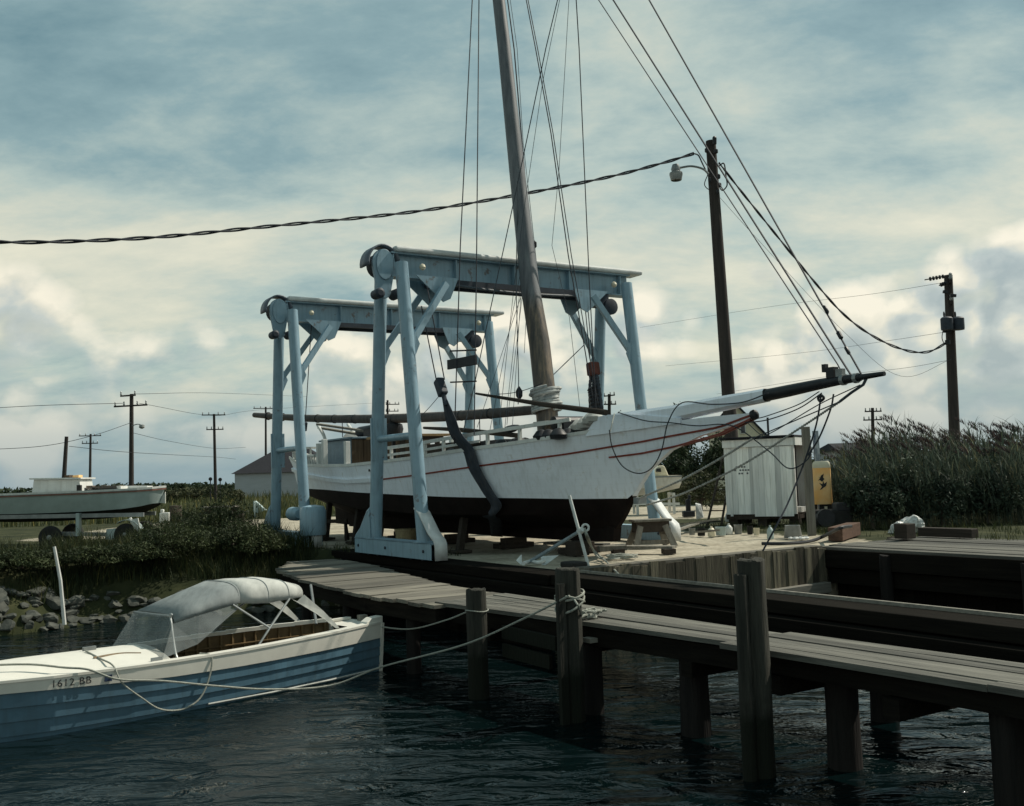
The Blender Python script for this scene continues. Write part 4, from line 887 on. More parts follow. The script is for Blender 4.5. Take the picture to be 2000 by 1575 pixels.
# ------------------------------------------------------------------ motor boat alongside
bA = Vector((-.68, -.733, 0)); bC = Vector((-.733, .68, 0)); bO = Vector((-2.05, 15.2, 0))
def B(k, c, z): return bO+bA*(k*.945)+bC*c+UP*(z-.02*k)
def bcc(k): return .38+.10*k
def bhb(k): return interp(k, [0, 1, 2, 3, 4, 5, 6, 7, 7.6], [.40, .57, .69, .76, .79, .75, .58, .28, .03])
def bz(k): return interp(k, [0, .5, 1.3, 2.5, 3.5, 5, 6.5, 7.6], [-.50, -.51, -.515, -.51, -.49, -.44, -.38, -.32])
def make_motorboat():
    t = thing('motor_boat', B(3, bcc(3), WATER), 'blue lapstrake motor boat with white trim and grey folding canopy moored by the walkway', 'motor boat')
    K = [0, .3, .7, 1.1, 1.5, 2, 2.5, 3, 3.5, 4, 4.5, 5, 5.5, 6, 6.5, 7, 7.3, 7.6]
    band = lambda k: interp(k, [0, 3.5, 5.2, 7.6], [.215, .175, .12, .12])
    def pt(k, side, z, off=0):
        zt = bz(k); f = (zt-z)/(zt+1.35); b = bhb(k)*(1-.20*f**1.6)
        if k > 5: b *= (1-.35*f*min(1, (k-5)/2))
        return B(k-(.10*f if k == 0 else 0)*0, bcc(k)+side*(b+off), z)
    for nm, mt in (('white_strake', m_boatwhite), ):
        for side in (-1, 1):
            mb = MB(); mb.grid([[pt(k, side, bz(k)+.0, .02), pt(k, side, bz(k)-band(k)*.5, .018), pt(k, side, bz(k)-band(k), .018), pt(k, side, bz(k)-band(k), 0)] for k in K]); mb.build(nm, mt, t, smooth=True)
    ns = 5
    mb = MB(); dk = MB()
    for side in (-1, 1):
        rows = []
        for k in K:
            top = bz(k)-band(k); bot = -1.36; row = []
            for i in range(ns):
                za = top+(bot-top)*i/ns; zb = top+(bot-top)*(i+1)/ns; row += [pt(k, side, za, -.004), pt(k, side, zb, .016)]
            rows.append(row)
        mb.grid([q_[:8] for q_ in rows]); dk.grid([q_[8:] for q_ in rows])
    dk.build('hull_bottom', m_dark, t)
    a, b = [pt(0, -1, z) for z in (-.5, -.72, -1.0, -1.36)], [pt(0, 1, z) for z in (-.5, -.72, -1.0, -1.36)]
    mb.build('hull', m_boatblue, t, smooth=False)
    mb = MB(); mb.add(a+b, [(0, 1, 5, 4), (1, 2, 6, 5), (2, 3, 7, 6)]); mb.build('transom', m_boatwhite, t, solid=.05)
    for side in (-1, 1): MB().beam(pt(0, side, -.5, .02), pt(0, side, -1.3, .02), .05, .045, up=bA).build('transom_post', m_boatwhite, t)
    mb = MB()
    for side in (-1,):
        mb.tube([pt(k, side, bz(k)-1.36*0-.66+.02*k, .014) for k in (.05, 1, 2, 3)], .014, 6)
    mb.build('boot_stripe', m_canvas, t)
    # gunwale caps
    for side in (-1, 1):
        rows = [[pt(k, side, bz(k), .03)+UP*.0, pt(k, side, bz(k), .03)+UP*.03, pt(k, side, bz(k), -.09)+UP*.035, pt(k, side, bz(k), -.09)] for k in K]
        MB().grid(rows, close=True).build('gunwale', m_boatwhite, t)
    MB().prism([B(-.02, bcc(0)-.42, -.5), B(.34, bcc(.3)-.47, -.5), B(.30, bcc(.3)-.46, -.45), B(.20, bcc(.2)-.45, -.405), B(-.02, bcc(0)-.42, -.40)], bC*.16).build('quarter_knee', m_boatwhite, t, bevel=.012)
    rows = [[B(k, bcc(k)-bhb(k)*.93, bz(k)-.01), B(k, bcc(k), bz(k)+.0), B(k, bcc(k)+bhb(k)*.93, bz(k)-.01)] for k in (0, .2, .45)]; MB().grid(rows).build('stern_deck', m_boatwhite, t)
    # fore deck with camber
    rows = []
    for k in [q for q in K if q >= 3.5]: rows.append([B(k, bcc(k)+bhb(k)*f*.95, bz(k)+.012+.14*(1-f*f)*min(1, (7.7-k)/2.5)) for f in (-1, -.7, -.35, 0, .35, .7, 1)])
    MB().grid(rows).build('foredeck', m_boatwhite, t, smooth=True)
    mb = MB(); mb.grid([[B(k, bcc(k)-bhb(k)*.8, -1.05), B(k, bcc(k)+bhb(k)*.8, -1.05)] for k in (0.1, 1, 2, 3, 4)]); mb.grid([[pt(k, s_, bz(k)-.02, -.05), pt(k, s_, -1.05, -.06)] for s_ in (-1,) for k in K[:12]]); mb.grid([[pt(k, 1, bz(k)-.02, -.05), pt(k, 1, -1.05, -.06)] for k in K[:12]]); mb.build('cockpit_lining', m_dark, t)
    # far coaming with ribs
    f = lambda k: interp(k, [.45, 1.5, 2.5, 3.4], [.62, .98, 1.22, 1.36])
    mb = MB(); kk = [.45, 1, 1.5, 2, 2.5, 3, 3.4]
    for a_, b_ in zip(kk[:-1], kk[1:]): mb.beam(B(a_, f(a_), -.44), B(b_, f(b_), -.43), .05, .05)
    mb.beam(B(.45, f(.45), -.44), B(.45, f(.45), -.62), .05, .05, up=bA); mb.build('coaming', m_boatwhite, t)
    mb = MB(); mb.grid([[B(k, f(k)+.035, -.47), B(k, f(k)+.035, -.95)] for k in kk]); mb.build('ceiling_boards', m_ribs, t, solid=.01)
    for i in range(17):
        k = .55+.17*i; MB().beam(B(k, f(k)-.0, -.47), B(k, f(k)-.0, -.95), .03, .03, up=bA).build('rib', m_ribs, t)
    mb = MB()
    for z in (-.62, -.78): mb.tube([B(k, f(k)-.02, z) for k in kk], .012, 5)
    mb.build('stringer', m_ribs, t)
    mb = MB(); mb.beam(B(1.3, .2, -.86), B(1.3, 1.0, -.86), .3, .04); mb.beam(B(2.6, .15, -.86), B(2.6, 1.25, -.86), .3, .04); mb.build('thwart', m_ribs, t, bevel=.008)
    MB().tube([B(.75, .60, -.46), B(.52, 1.02, .06)], .02, 6).build('flag_staff', m_galv, t, smooth=True)
    # folding canopy
    def hoop(k, zt, zb, cn, cf, n=20, p=.62):
        out = []
        for i in range(n+1):
            a_ = math.pi*i/n; ca, sa = math.cos(a_), math.sin(a_); c = (cn+cf)/2-(cf-cn)/2*math.copysign(abs(ca)**p, ca); out.append(B(k, c, zb+(zt-zb)*max(0, sa)**.58))
        return out
    H = [(3.30, .035, -.07, .30, 1.40), (2.95, .15, -.01, .27, 1.38), (2.35, .325, .065, .24, 1.30), (2.1, .335, .03, .22, 1.24), (1.88, .318, .01, .20, 1.16), (1.75, .322, .02, .19, 1.12), (1.55, .272, .02, .18, 1.05), (1.32, .20, .03, .16, .98)]
    MB().grid([hoop(*h) for h in H[2:]]).build('canopy', m_canvas, t, solid=.012, smooth=True)
    H2 = [H[0], H[1], (2.6, .26, .03, .255, 1.33), (2.33, .335, .07, .235, 1.305)]; MB().grid([hoop(*h) for h in H2]).build('canopy_front', m_canvas2, t, solid=.010, smooth=True)
    for hk in (H[2], H[4], H[6]): MB().tube([p_+UP*.008 for p_ in hoop(*hk)], .009, 5).build('canopy_seam', m_canvas2, t)
    # rear triangular flaps
    for c0, cs in ((.13, .03), (.98, .92)):
        mb = MB(); mb.grid([[B(1.52, c0+.02, .02), B(1.44, c0+.01, -.02), B(1.32, c0, .06)], [B(1.15, (c0+cs)/2, -.22), B(1.12, (c0+cs)/2, -.23), B(1.02, (c0+cs)/2, -.2)], [B(.83, cs, -.47), B(.80, cs, -.47), B(.77, cs, -.465)]]); mb.build('canopy_strap', m_canvas, t, solid=.008)
    # wind screen of clear vinyl and side curtain
    h0 = hoop(3.32, .035, -.07, .30, 1.40); base = [B(3.62, .05+1.40*i/20, bz(3.6)+.02+.11*math.sin(math.pi*i/20)) for i in range(21)]
    MB().grid([h0, base]).build('windscreen', m_vinyl, t)
    up = [(3.32, .30, -.07), (2.95, .27, -.01), (2.35, .24, .065)]; lowp = [(3.62, .05, -.44), (3.1, .06, -.34), (2.42, .20, -.02)]
    MB().grid([[B(*p) for p in up], [B(*p) for p in lowp]]).build('side_curtain', m_vinyl, t)
    MB().tube(smoothpath([B(3.45, 1.42, -.44), *h0[15:17], *h0[4:6][::-1], B(3.40, .10, -.42), B(3.38, .02, -.49)][2:]), .016, 6).build('screen_frame', m_galv, t, smooth=True)
    X0 = B(1.98, .05, -.30)
    for a_, b_ in ((B(2.45, .23, .06), X0), (B(1.55, .17, .03), X0), (X0, B(2.20, .0, -.49))): MB().tube([a_, b_], .016, 6).build('canopy_bar', m_galv, t, smooth=True)
    X1 = B(2.0, 1.15, -.25)
    for a_, b_ in ((B(2.45, 1.28, .05), X1), (B(1.55, 1.04, .03), X1), (X1, B(2.2, 1.2, -.46))): MB().tube([a_, b_], .016, 6).build('canopy_bar', m_galv, t, smooth=True)
    # cleats, grab rail
    MB().box(B(3.7, .05, bz(3.7)+.05), (.14, .03, .05), (bA, bC, UP)).build('cleat', m_galv, t)
    MB().box(B(4.2, .85, bz(4.2)+.17), (.16, .04, .05), (bA, bC, UP)).build('cleat', m_galv, t)
    MB().tube(smoothpath([B(3.75, .35, bz(3.8)+.10), B(4.0, .45, bz(4)+.12), B(4.35, .42, bz(4.3)+.12)]), .014, 6).build('grab_rail', m_ribs, t)
    # registration characters on the white strake
    fc = bpy.data.curves.new('registration', 'FONT'); fc.body = '1612 BB'; fc.size = .118; fc.extrude = .002; fc.space_character = 1.12
    k0, k1 = 5.03, 4.45; z = lambda k: bz(k)-band(k)*.5-.038
    pa = pt(k0, -1, z(k0), .036); pb = pt(k1, -1, z(k1), .036); ex = (pb-pa).normalized(); nrm = ex.cross(UP).normalized(); ey = nrm.cross(ex)
    if nrm.dot(Vector((0, -1, 0))) < 0: nrm = -nrm
    ey = nrm.cross(ex); tmp = bpy.data.objects.new('registration', fc); COL.objects.link(tmp)
    dg = bpy.context.evaluated_depsgraph_get(); me = bpy.data.meshes.new_from_object(tmp.evaluated_get(dg)); bpy.data.objects.remove(tmp)
    me.transform(Matrix(((ex.x, ey.x, nrm.x, pa.x-t.location.x), (ex.y, ey.y, nrm.y, pa.y-t.location.y), (ex.z, ey.z, nrm.z, pa.z-t.location.z), (0, 0, 0, 1))))
    me.materials.clear(); me.materials.append(m_black); o = bpy.data.objects.new('registration', me); COL.objects.link(o); o.parent = t
    k = 4.36; c = pt(k, -1, bz(k)-band(k)*.52, .024); MB().box(c, (.085, .006, .075), (ex, nrm, ey)).build('registration_sticker', mat('sticker_navy', (.03, .05, .10), .5), t)
    # mooring lines (they run from boat to pilings)
    rope = MB().tube(smoothpath([ct(1112, 1164, -2.60), ct(1020, 1210, -2.75), ct(905, 1260, -2.9), ct(745, 1303, -3.3), B(1.25, -.36, -1.145), B(2.2, -.30, -1.03), B(3.0, -.24, -.85), B(3.75, -.17, -.66), B(4.3, -.10, -.55), B(4.62, .0, bz(4.6)+.06), B(4.85, .15, bz(4.8)+.10), B(5.2, .40, bz(5.1)+.16), B(5.8, .7, bz(5.8)+.18)]), .013, 6).build('mooring_line', m_rope, smooth=True, base=PIL2)
    tag(rope, 'long pale mooring line sagging from the rope tied piling to the motor boat foredeck', 'rope')
    p = ct(1112, 1150, -2.42); mb = MB()
    for z, ti in ((.21, .05), (.17, -.05), (.12, .10)):
        mb.tube([Vector((p.x+.165*math.cos(a_), p.y+.165*math.sin(a_), z+ti*math.sin(a_+.8))) for a_ in [2*math.pi*i/20 for i in range(21)]], .014, 6)
    mb.tube(smoothpath([ct(1122, 1172, -2.60), ct(1130, 1185, -2.6), ct(1136, 1203, -2.3)]), .012, 6)
    tag(mb.build('rope_hitch', m_rope, smooth=True, base=p), 'turns of pale rope hitched around the middle piling', 'rope')
    mb = MB(); c = ct(1158, 1206, -1.95); r = random.Random(4)
    for i in range(6):
        ra = .08+.04*(i % 3); ox, oy, p1, p2 = r.uniform(-.08, .08), r.uniform(-.05, .05), r.uniform(.6, 1.5), r.uniform(.5, 1.2); mb.tube([Vector((c.x+ox+ra*p1*math.cos(a_)+r.uniform(-.03, .03), c.y+oy+ra*p2*math.sin(a_+p1)+r.uniform(-.03, .03), -.105+.012*i+r.uniform(0, .025))) for a_ in [2*math.pi*j/16 for j in range(17)]], .014, 5)
    tag(mb.build('rope_coil', m_rope, smooth=True, base=(c.x, c.y, -.12)), 'loose heap of rope lying on the walkway right of the middle piling', 'rope coil')
    o = MB().tube(smoothpath([ct(925, 1190, -2.62), ct(870, 1212, -2.6), ct(800, 1229, -2.6), B(.05, .1, -.55)]), .011, 6).build('stern_line', m_rope, smooth=True, base=ct(925, 1190, -2.6)); tag(o, 'thin stern line from the short left piling to the motor boat stern', 'rope')
    mb = MB(); p = ct(931, 1180, -2.63); mb.tube([Vector((p.x+.145*math.cos(a_), p.y+.145*math.sin(a_), -.10+.01*math.sin(a_*2))) for a_ in [2*math.pi*i/20 for i in range(21)]], .009, 5); tag(mb.build('rope_hitch', m_rope, base=p), 'single turn of thin pale line around the short left piling', 'rope')
    q = [B(4.3, .75, bz(4.2)+.17), B(4.30, .35, bz(4.3)+.11), B(4.28, .05, bz(4.3)+.05), B(4.24, -.09, -.60), B(4.0, -.13, -.82), B(3.75, -.13, -1.00), B(3.45, -.13, -1.06), B(3.2, -.13, -.98), B(3.05, -.12, -.75), B(3.0, -.10, -.50), B(3.1, .02, -.45)]
    o = MB().tube(smoothpath(q), .011, 6).build('hanging_rope', m_rope, smooth=True, base=q[0]); tag(o, 'loop of rope hanging over the side of the motor boat to the water', 'rope')
make_motorboat()

# ------------------------------------------------------------------ boat on trailer at the left
def make_trailer_boat():
    Y = 30.6
    q = lambda px, py, dy=0: at(px, py, Y)+Vector((0, dy, 0))
    g0 = at(250, 1068, Y)
    t = thing('cabin_boat', Vector((-13.5, Y+.8, 0)), 'small pale cabin boat with dull red stripe parked on a trailer at the left', 'boat')
    prof = [(303, 952.5, 0.0), (285, 955, .40), (260, 957, .62), (220, 959, .78), (170, 961.5, .86), (90, 964.5, .9), (20, 967, .9), (-60, 970, .85)]
    low = [(293, 984), (284, 985), (264, 990), (232, 995), (180, 999), (90, 1003), (20, 1005), (-60, 1006)]
    hullrows = {-1: [], 1: []}; deck = []
    for (px, py, hb), (lx, ly) in zip(prof, low):
        a = q(px, py); b = q(lx, ly)
        for sd in (-1, 1):
            off = Vector((0, .9+sd*(hb+.02)-.0, 0)); offl = Vector((0, .9+sd*(hb*.72+.02), 0)); kl = Vector((b.x, b.y+.9+sd*.03, min(b.z-.05, b.z-.30*hb)))
            hullrows[sd].append([a+off, a.lerp(b, .35)+off.lerp(offl, .2), b+offl, kl])
        deck.append([a+Vector((0, .9-hb, 0)), a+Vector((0, .9, .05)), a+Vector((0, .9+hb, 0))])
    mb = MB()
    for sd in (-1, 1): mb.grid([r[:3] for r in hullrows[sd]])
    mb.build('hull', m_cgrey, t, smooth=True)
    mb = MB()
    for sd in (-1, 1): mb.grid([r[2:] for r in hullrows[sd]])
    mb.build('hull_bottom', m_dark, t, smooth=True)
    MB().grid(deck).build('deck', m_white, t)
    for sd in (-1, 1):
        top = [r[0] for r in hullrows[sd]]; mb = MB()
        for a, b in zip(top[:-1], top[1:]): mb.beam(a+UP*.02, b+UP*.02, .05, .06)
        mb.build('gunwale', m_white, t)
        mb = MB()
        for a, b in zip(top[:-1], top[1:]): mb.beam(a-UP*.045, b-UP*.045, .045, .035)
        mb.build('red_stripe', mat('dull_red_brown', (.22, .10, .075), .6), t)
    mb = MB(); mb.prism([q(50, 937, .5), q(141, 936, .5), q(145, 962, .5), q(46, 966, .5)], Vector((0, .95, 0))); mb.build('cabin', m_white, t, bevel=.03)
    MB().prism([q(44, 934.5, .42), q(146, 933, .42), q(146, 936, .42), q(44, 937.5, .42)], Vector((0, 1.1, 0))).build('cabin_roof', m_white, t)
    MB().prism([q(139, 948, .38), q(147, 948, .38), q(147, 960, .38), q(139, 960, .38)], Vector((0, .1, 0))).build('cabin_port', m_dark, t)
    mb = MB(); mb.prism([q(152, 957, .5), q(214, 953, .5), q(216, 958, .5), q(152, 961, .5)], Vector((0, .8, 0))); mb.build('hatch', m_dark, t, bevel=.01)
    mb = MB(); mb.prism([q(234, 950, .6), q(274, 950, .6), q(272, 956, .6), q(234, 957, .6)], Vector((0, .5, 0))); mb.build('bow_locker', m_white, t, bevel=.02)
    MB().prism([q(214, 950, .55), q(222, 950, .55), q(222, 958, .55), q(214, 958, .55)], Vector((0, .6, 0))).build('hatch_end', m_white, t)
    mb = MB(); mb.prism([q(303, 962, .88), q(303, 985, .88), q(288, 984, .88)], Vector((0, .05, 0))); mb.build('bow_flap', m_white, t)
    for i, (px, w, lab, m) in enumerate(((105, 10, 'small dark box on the roof of the trailered boat', m_brown), (122, 12, 'small orange cushion on the roof of the trailered boat', m_orange))):
        mb = MB(); mb.prism([q(px, 929, .7), q(px+w, 928, .7), q(px+w, 933.2, .7), q(px, 933.5, .7)], Vector((0, .3, 0))); tag(mb.build('roof_box', m, base=q(px, 933, .7), bevel=.01), lab, 'box')
    mb = MB(); r = random.Random(2)
    for i in range(12): px = 150+i*6; mb.box(q(px, 953-(px-150)*.02, .9), (.09, .25, r.uniform(.05, .11)))
    o = mb.build('crab_floats', mat('mixed_floats', (.25, .18, .14), .9, c2=(.10, .11, .11), scale=14), t); o.name = 'deck_clutter'
    # trailer
    tr = thing('boat_trailer', Vector((-13, Y+.6, 0)), 'boat trailer with spoked steel wheel and pale mudguard under the cabin boat', 'trailer')
    for dy in (.25, 1.25): MB().beam(q(-60, 1012, dy), q(275, 1006, dy), .08, .12).build('frame_rail', m_galv, tr)
    for px, lowy in ((148, 1048),): MB().beam(q(px, 1003, .2), q(px, lowy, .2), .10, .18, up=Vector((0, 1, 0))).build('upright', m_cgrey, tr)
    MB().beam(q(110, 1044, .3), q(230, 1046, .3), .1, .12).build('axle_frame', m_galv, tr)
    for i, (px, py) in enumerate(((247, 1045), (100, 1050))):
        for dy in (-.05, 1.5):
            c = q(px, py, dy); Yx = Vector((0, 1, 0)); R = .345
            mb = MB(); mb.lathe([(.21, -.09), (.29, -.10), (R-.02, -.085), (R, -.03), (R, .03), (R-.02, .085), (.29, .10), (.21, .09)], c, 24, Yx); w = mb.build('wheel', m_tire, tr, smooth=True)
            mb = MB(); mb.lathe([(.03, -.11), (.07, -.105), (.10, -.05), (.16, -.045), (.205, -.085), (.215, -.07), (.215, .07), (.03, .08)], c, 20, Yx); mb.build('rim', m_galv, w, smooth=True)
    mb = MB(); rows = []
    for k in range(9):
        a = math.radians(10+k*15); c = q(250, 1043, 0); p = c+Vector((math.cos(a)*.44, 0, math.sin(a)*.42)); rows.append([p+Vector((0, -.16, 0)), p+Vector((0, .14, 0))])
    mb.grid(rows); mb.build('mudguard', m_cgrey, tr, solid=.015, smooth=True)
    MB().prism([q(208, 1034, 0), q(226, 1032, 0), q(222, 1054, 0), q(206, 1054, 0)], Vector((0, .04, 0))).build('splash_board', m_cgrey, tr)
    mb = MB(); mb.tube([q(256, 1012, -.1), q(262, 1022, -.1), q(284, 1048, -.1)], .05, 6); mb.build('drawbar', m_white, tr)
    MB().prism([q(256, 1015, -.12), q(272, 1012, -.12), q(276, 1030, -.12), q(266, 1034, -.12)], Vector((0, .05, 0))).build('winch_plate', m_white, tr)
make_trailer_boat()

# ------------------------------------------------------------------ the shed and the clutter round it
def box_pts(a, b, c, d, z0, z1): return [Vector((p.x, p.y, z)) for z in (z0, z1) for p in (a, b, c, d)]
def make_shed():
    A = at(1419, 1005, 28.3); Bq = at(1556, 1006, 27.35); A.z = Bq.z = 0; ex = (Bq-A).normalized(); ey = Vector((-ex.y, ex.x, 0)); w = (Bq-A).length
    P = lambda x, y, z: A+ex*x+ey*y+UP*z
    ax = (ex, ey, UP)
    t = thing('tool_shed', P(w/2, .8, 0), 'small weathered white board shed with open right end standing on a dark skid frame', 'shed')
    z0, z1 = .32, 2.36
    mb = MB(); n = 11
    for i in range(n): mb.box(P(w*(i+.5)/n, .03, (z0+z1)/2), (w/n-.006, .04, z1-z0), ax)
    mb.build('front_boards', m_shed, t)
    mb = MB(); mb.box(P(.03, .85, (z0+z1)/2), (.05, 1.6, z1-z0), ax); mb.box(P(w/2, 1.62, (z0+z1)/2), (w, .05, z1-z0), ax); mb.build('wall', m_shed, t)
    mb = MB(); nn = 7
    for i in range(nn): mb.box(P(w*.42+w*.55*(i+.5)/nn, -.02, (z0+2.14)/2-.03), (w*.55/nn-.004, .045, 2.14-z0+.06), ax)
    mb.build('door', m_shed, t)
    mb = MB(); mb.box(P(.16, -.005, 1.2), (.07, .02, 1.86), ax); mb.build('trim', m_shed, t); MB().box(P(w/2, -.045, 2.26), (w+.02, .05, .20), ax).build('fascia', m_shed, t)
    MB().box(P(w-.03, .02, (z0+z1)/2), (.09, .09, z1-z0), ax).build('corner_post', m_white, t)
    MB().box(P(w+.02, 1.55, (z0+z1)/2), (.06, .12, z1-z0), ax).build('corner_post', m_white, t)
    MB().box(P(w+.04, .80, 2.27), (.05, 1.65, .22), ax).build('fascia', m_white, t)
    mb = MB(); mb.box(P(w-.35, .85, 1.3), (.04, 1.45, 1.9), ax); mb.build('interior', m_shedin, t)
    MB().box(P(w-.1, .6, .42), (.3, .5, .14), ax).build('inside_box', m_white, t)
    mb = MB(); mb.box(P(w/2, .78, 2.41), (w+.16, 1.9, .05), ax); mb.build('roof', m_roofd, t, bevel=.008)
    mb = MB(); mb.box(P(w/2, .8, .25), (w+.05, 1.5, .14), ax); mb.build('skid_frame', m_darkwood, t)
    for x in (.15, w*.5, w-.1):
        MB().box(P(x, .25, .09), (.25, .3, .19), ax).build('support_block', m_darkwood, t)
        MB().box(P(x, 1.35, .09), (.25, .3, .19), ax).build('support_block', m_darkwood, t)
    sm = mat('faded_stencil', (.16, .165, .17), .9, var=.4, scale=20)
    for j, (z, x0, n_) in enumerate(((1.62, .27, 5), (1.53, .30, 6), (1.44, .27, 6))):
        mb = MB(); r = random.Random(j)
        for i in range(n_):
            if r.random() < .8: mb.box(P(x0+.075*i, .006, z), (.05, .006, .045), ax)
        mb.build('faded_stencil_mark', sm, t)
    MB().tube([P(w*.62, .3, 2.43), P(w*.62, .3, 2.95)], .03, 8).build('stove_pipe', m_black, t)
    return P, w
SHED, SHW = make_shed()
def post_set():
    b = gz(1586, 1046, 0); o = MB().beam(b, at(1573, 834, b.y), .17, .14, up=Vector((0, 1, 0)), w2=.17).build('post', m_greywood, base=b, bevel=.01); tag(o, 'weathered square wooden post leaning left at the open end of the shed', 'post')
    b = gz(1606, 1022, 0.0); top = at(1592, 842, b.y)
    o = MB().beam(b, top, .16, .05, up=Vector((0, 1, 0))).build('board', mat('peeling_white_blue', (.46, .50, .52), .8, c2=(.04, .06, .12), scale=2.2, stretch=(3, 3, .8), contrast=.1), base=b); tag(o, 'tall board with peeling white and navy paint behind the leaning post', 'board')
    # ladder
    Y = 28.8; t = thing('ladder', at(1385, 1030, Y), 'dark wooden ladder leaning against the left end of the shed', 'ladder')
    a0, a1 = at(1380, 1030, Y-.6), at(1414, 886, Y); b0, b1 = at(1408, 1030, Y-.4), at(1433, 886, Y+.2)
    MB().beam(a0, a1, .05, .08, up=Vector((0, 1, 0))).build('rail', m_darkwood, t); MB().beam(b0, b1, .05, .08, up=Vector((0, 1, 0))).build('rail', m_darkwood, t)
    for k in range(7): f = .08+.14*k; MB().tube([a0.lerp(a1, f), b0.lerp(b1, f)], .018, 6).build('rung', m_darkwood, t)
    # orange and cream tank with a dark emblem
    c = at(1608, 985, 26.5); zb = c.z; zt = at(1605, 902, 26.5).z; c.z = 0
    t = thing('fuel_cabinet', c, 'orange and cream round cornered cabinet with black leaf emblem standing beside the reeds', 'fuel cabinet')
    ex = Vector((.96, -.28, 0)); ey = Vector((.28, .96, 0)); hw, hd = .235, .18
    rows = []
    for z, k in ((zb, .94), (zb+.04, 1), (zt-.10, .95), (zt-.04, .90), (zt, .72)):
        rows.append([c+UP*z+ex*(hw*k*math.copysign(abs(math.cos(a))**.35, math.cos(a)))+ey*(hd*k*math.copysign(abs(math.sin(a))**.35, math.sin(a))) for a in [2*math.pi*i/28 for i in range(28)]])
    mb = MB(); mb.grid(rows, close=True); mb.add(rows[-1], [tuple(range(28))]); mb.add(rows[0], [tuple(range(28))]); mb.build('cabinet_body', m_orange, t, smooth=True)
    mb = MB(); r3 = rows[2:5]
    mb = MB(); rows2 = [[c+UP*z+ex*(hw*k*math.copysign(abs(math.cos(a))**.35, math.cos(a)))+ey*(hd*k*math.copysign(abs(math.sin(a))**.35, math.sin(a))) for a in [2*math.pi*i/28 for i in range(28)]] for z, k in ((zt-.16, .975), (zt-.09, .97), (zt-.03, .915), (zt+.012, .74))]
    mb.grid(rows2, close=True); mb.add(rows2[-1], [tuple(range(28))]); mb.build('cabinet_top', m_cream, t, smooth=True)
    em = MB(); f = lambda x, z: c-ey*(hd+.004)+ex*x+UP*z
    zc = (zb+zt)/2
    for poly in ([(-.09, .18), (-.05, .13), (-.02, .19), (.05, .24), (.03, .14), (.06, .10), (.0, .03), (-.06, .08), (-.10, .06), (-.05, .12)], [(-.08, .01), (.0, -.03), (.03, .05), (.05, -.02), (.12, .03), (.09, -.08), (.03, -.12), (-.02, -.16), (-.07, -.18), (-.01, -.09)]):
        em.prism([f(x+.0, zc+z) for x, z in poly], ey*.008)
    em.build('emblem', m_black, t)
    for dx in (-.18, .18): MB().beam(c+ex*dx, c+ex*dx+UP*zb, .06, .06, up=Vector((0, 1, 0))).build('leg', m_darkwood, t)
    MB().box(c+UP*(zb-.12)+ex*.05, (.3, .2, .22), (ex, ey, UP)).build('valve_box', m_dark, t, bevel=.02)
    MB().box(c+UP*(zb-.10)+ex*.06-ey*.11, (.07, .02, .09), (ex, ey, UP)).build('gauge', m_cream, t)
    # skid with machinery below
    c = at(1632, 1015, 25.5); c.z = 0; t = thing('engine_skid', c, 'dark rusty engine block lying at the foot of the orange cabinet', 'engine')
    MB().box(c+Vector((-.1, 0, .28)), (.9, .5, .42)).build('engine_block', m_dark, t, bevel=.05)
    MB().box(c+Vector((.18, -.05, .55)), (.42, .4, .2)).build('engine_head', m_black, t, bevel=.03)
    mb = MB(); mb.lathe([(.05, -.1), (.22, -.1), (.22, .1), (.05, .1)], c+Vector((-.35, -.3, .3)), 16, Vector((0, 1, 0))); mb.build('flywheel', m_black, t, smooth=True)
    # reddish timber baulk
    a = gz(1632, 1058, 0); b = gz(1668, 1046, 0); mb = MB(); mb.beam(a+UP*.15, b+UP*.15, .30, .28); tag(mb.build('timber_baulk', m_redwood, base=a, bevel=.012), 'reddish brown squared timber lying at the near corner of the far pier', 'timber')
    # hose over the ground
    P = [gz(1488, 1062, .03), gz(1530, 1062, .03), gz(1580, 1058, .03), gz(1608, 1048, .10), gz(1640, 1032, .35), gz(1662, 1028, .32)]
    tag(MB().tube(smoothpath(P), .035, 7).build('black_hose', m_black, smooth=True, base=P[0]), 'black hose snaking along the quay edge past the galvanised tub', 'hose')
    c = gz(1549, 1051, 0); mb = MB(); mb.lathe([(.19, 0), (.20, .02), (.165, .26), (.17, .28), (.14, .28), (.13, .24)], c, 22); tag(mb.build('upturned_tub', m_tub, smooth=True, base=c), 'grey metal tub standing upturned on the ground before the shed', 'tub')
    mb = MB(); c = gz(1560, 1055, 0); r = random.Random(3)
    for i in range(9): mb.lathe([(.01, 0), (.05, .01), (.06, .04), (.02, .07)], c+Vector((r.uniform(-.16, .18), r.uniform(-.08, .1), 0)), 7)
    tag(mb.build('white_rag', m_bag, base=c), 'crumpled white rag lying in front of the grey tub', 'rag')
    items = [(1442, 1043, .10, .22, m_tub, 'galvanised_bucket', 'bucket'), (1408, 1046, .13, .20, m_cgrey, 'paint_pail', 'pail'), (1390, 1048, .09, .24, m_cream, 'plastic_jug', 'jug'), (1424, 1044, .09, .26, m_white, 'plastic_jug', 'jug'), (1465, 1044, .07, .20, m_dark, 'paint_can', 'can'),
             (1478, 1046, .07, .17, m_cream, 'paint_can', 'can'), (1505, 1053, .075, .30, m_cgrey, 'gas_bottle', 'bottle'), (1370, 1047, .10, .18, m_dark, 'paint_can', 'can'), (1352, 1045, .08, .16, m_tub, 'paint_can', 'can')]
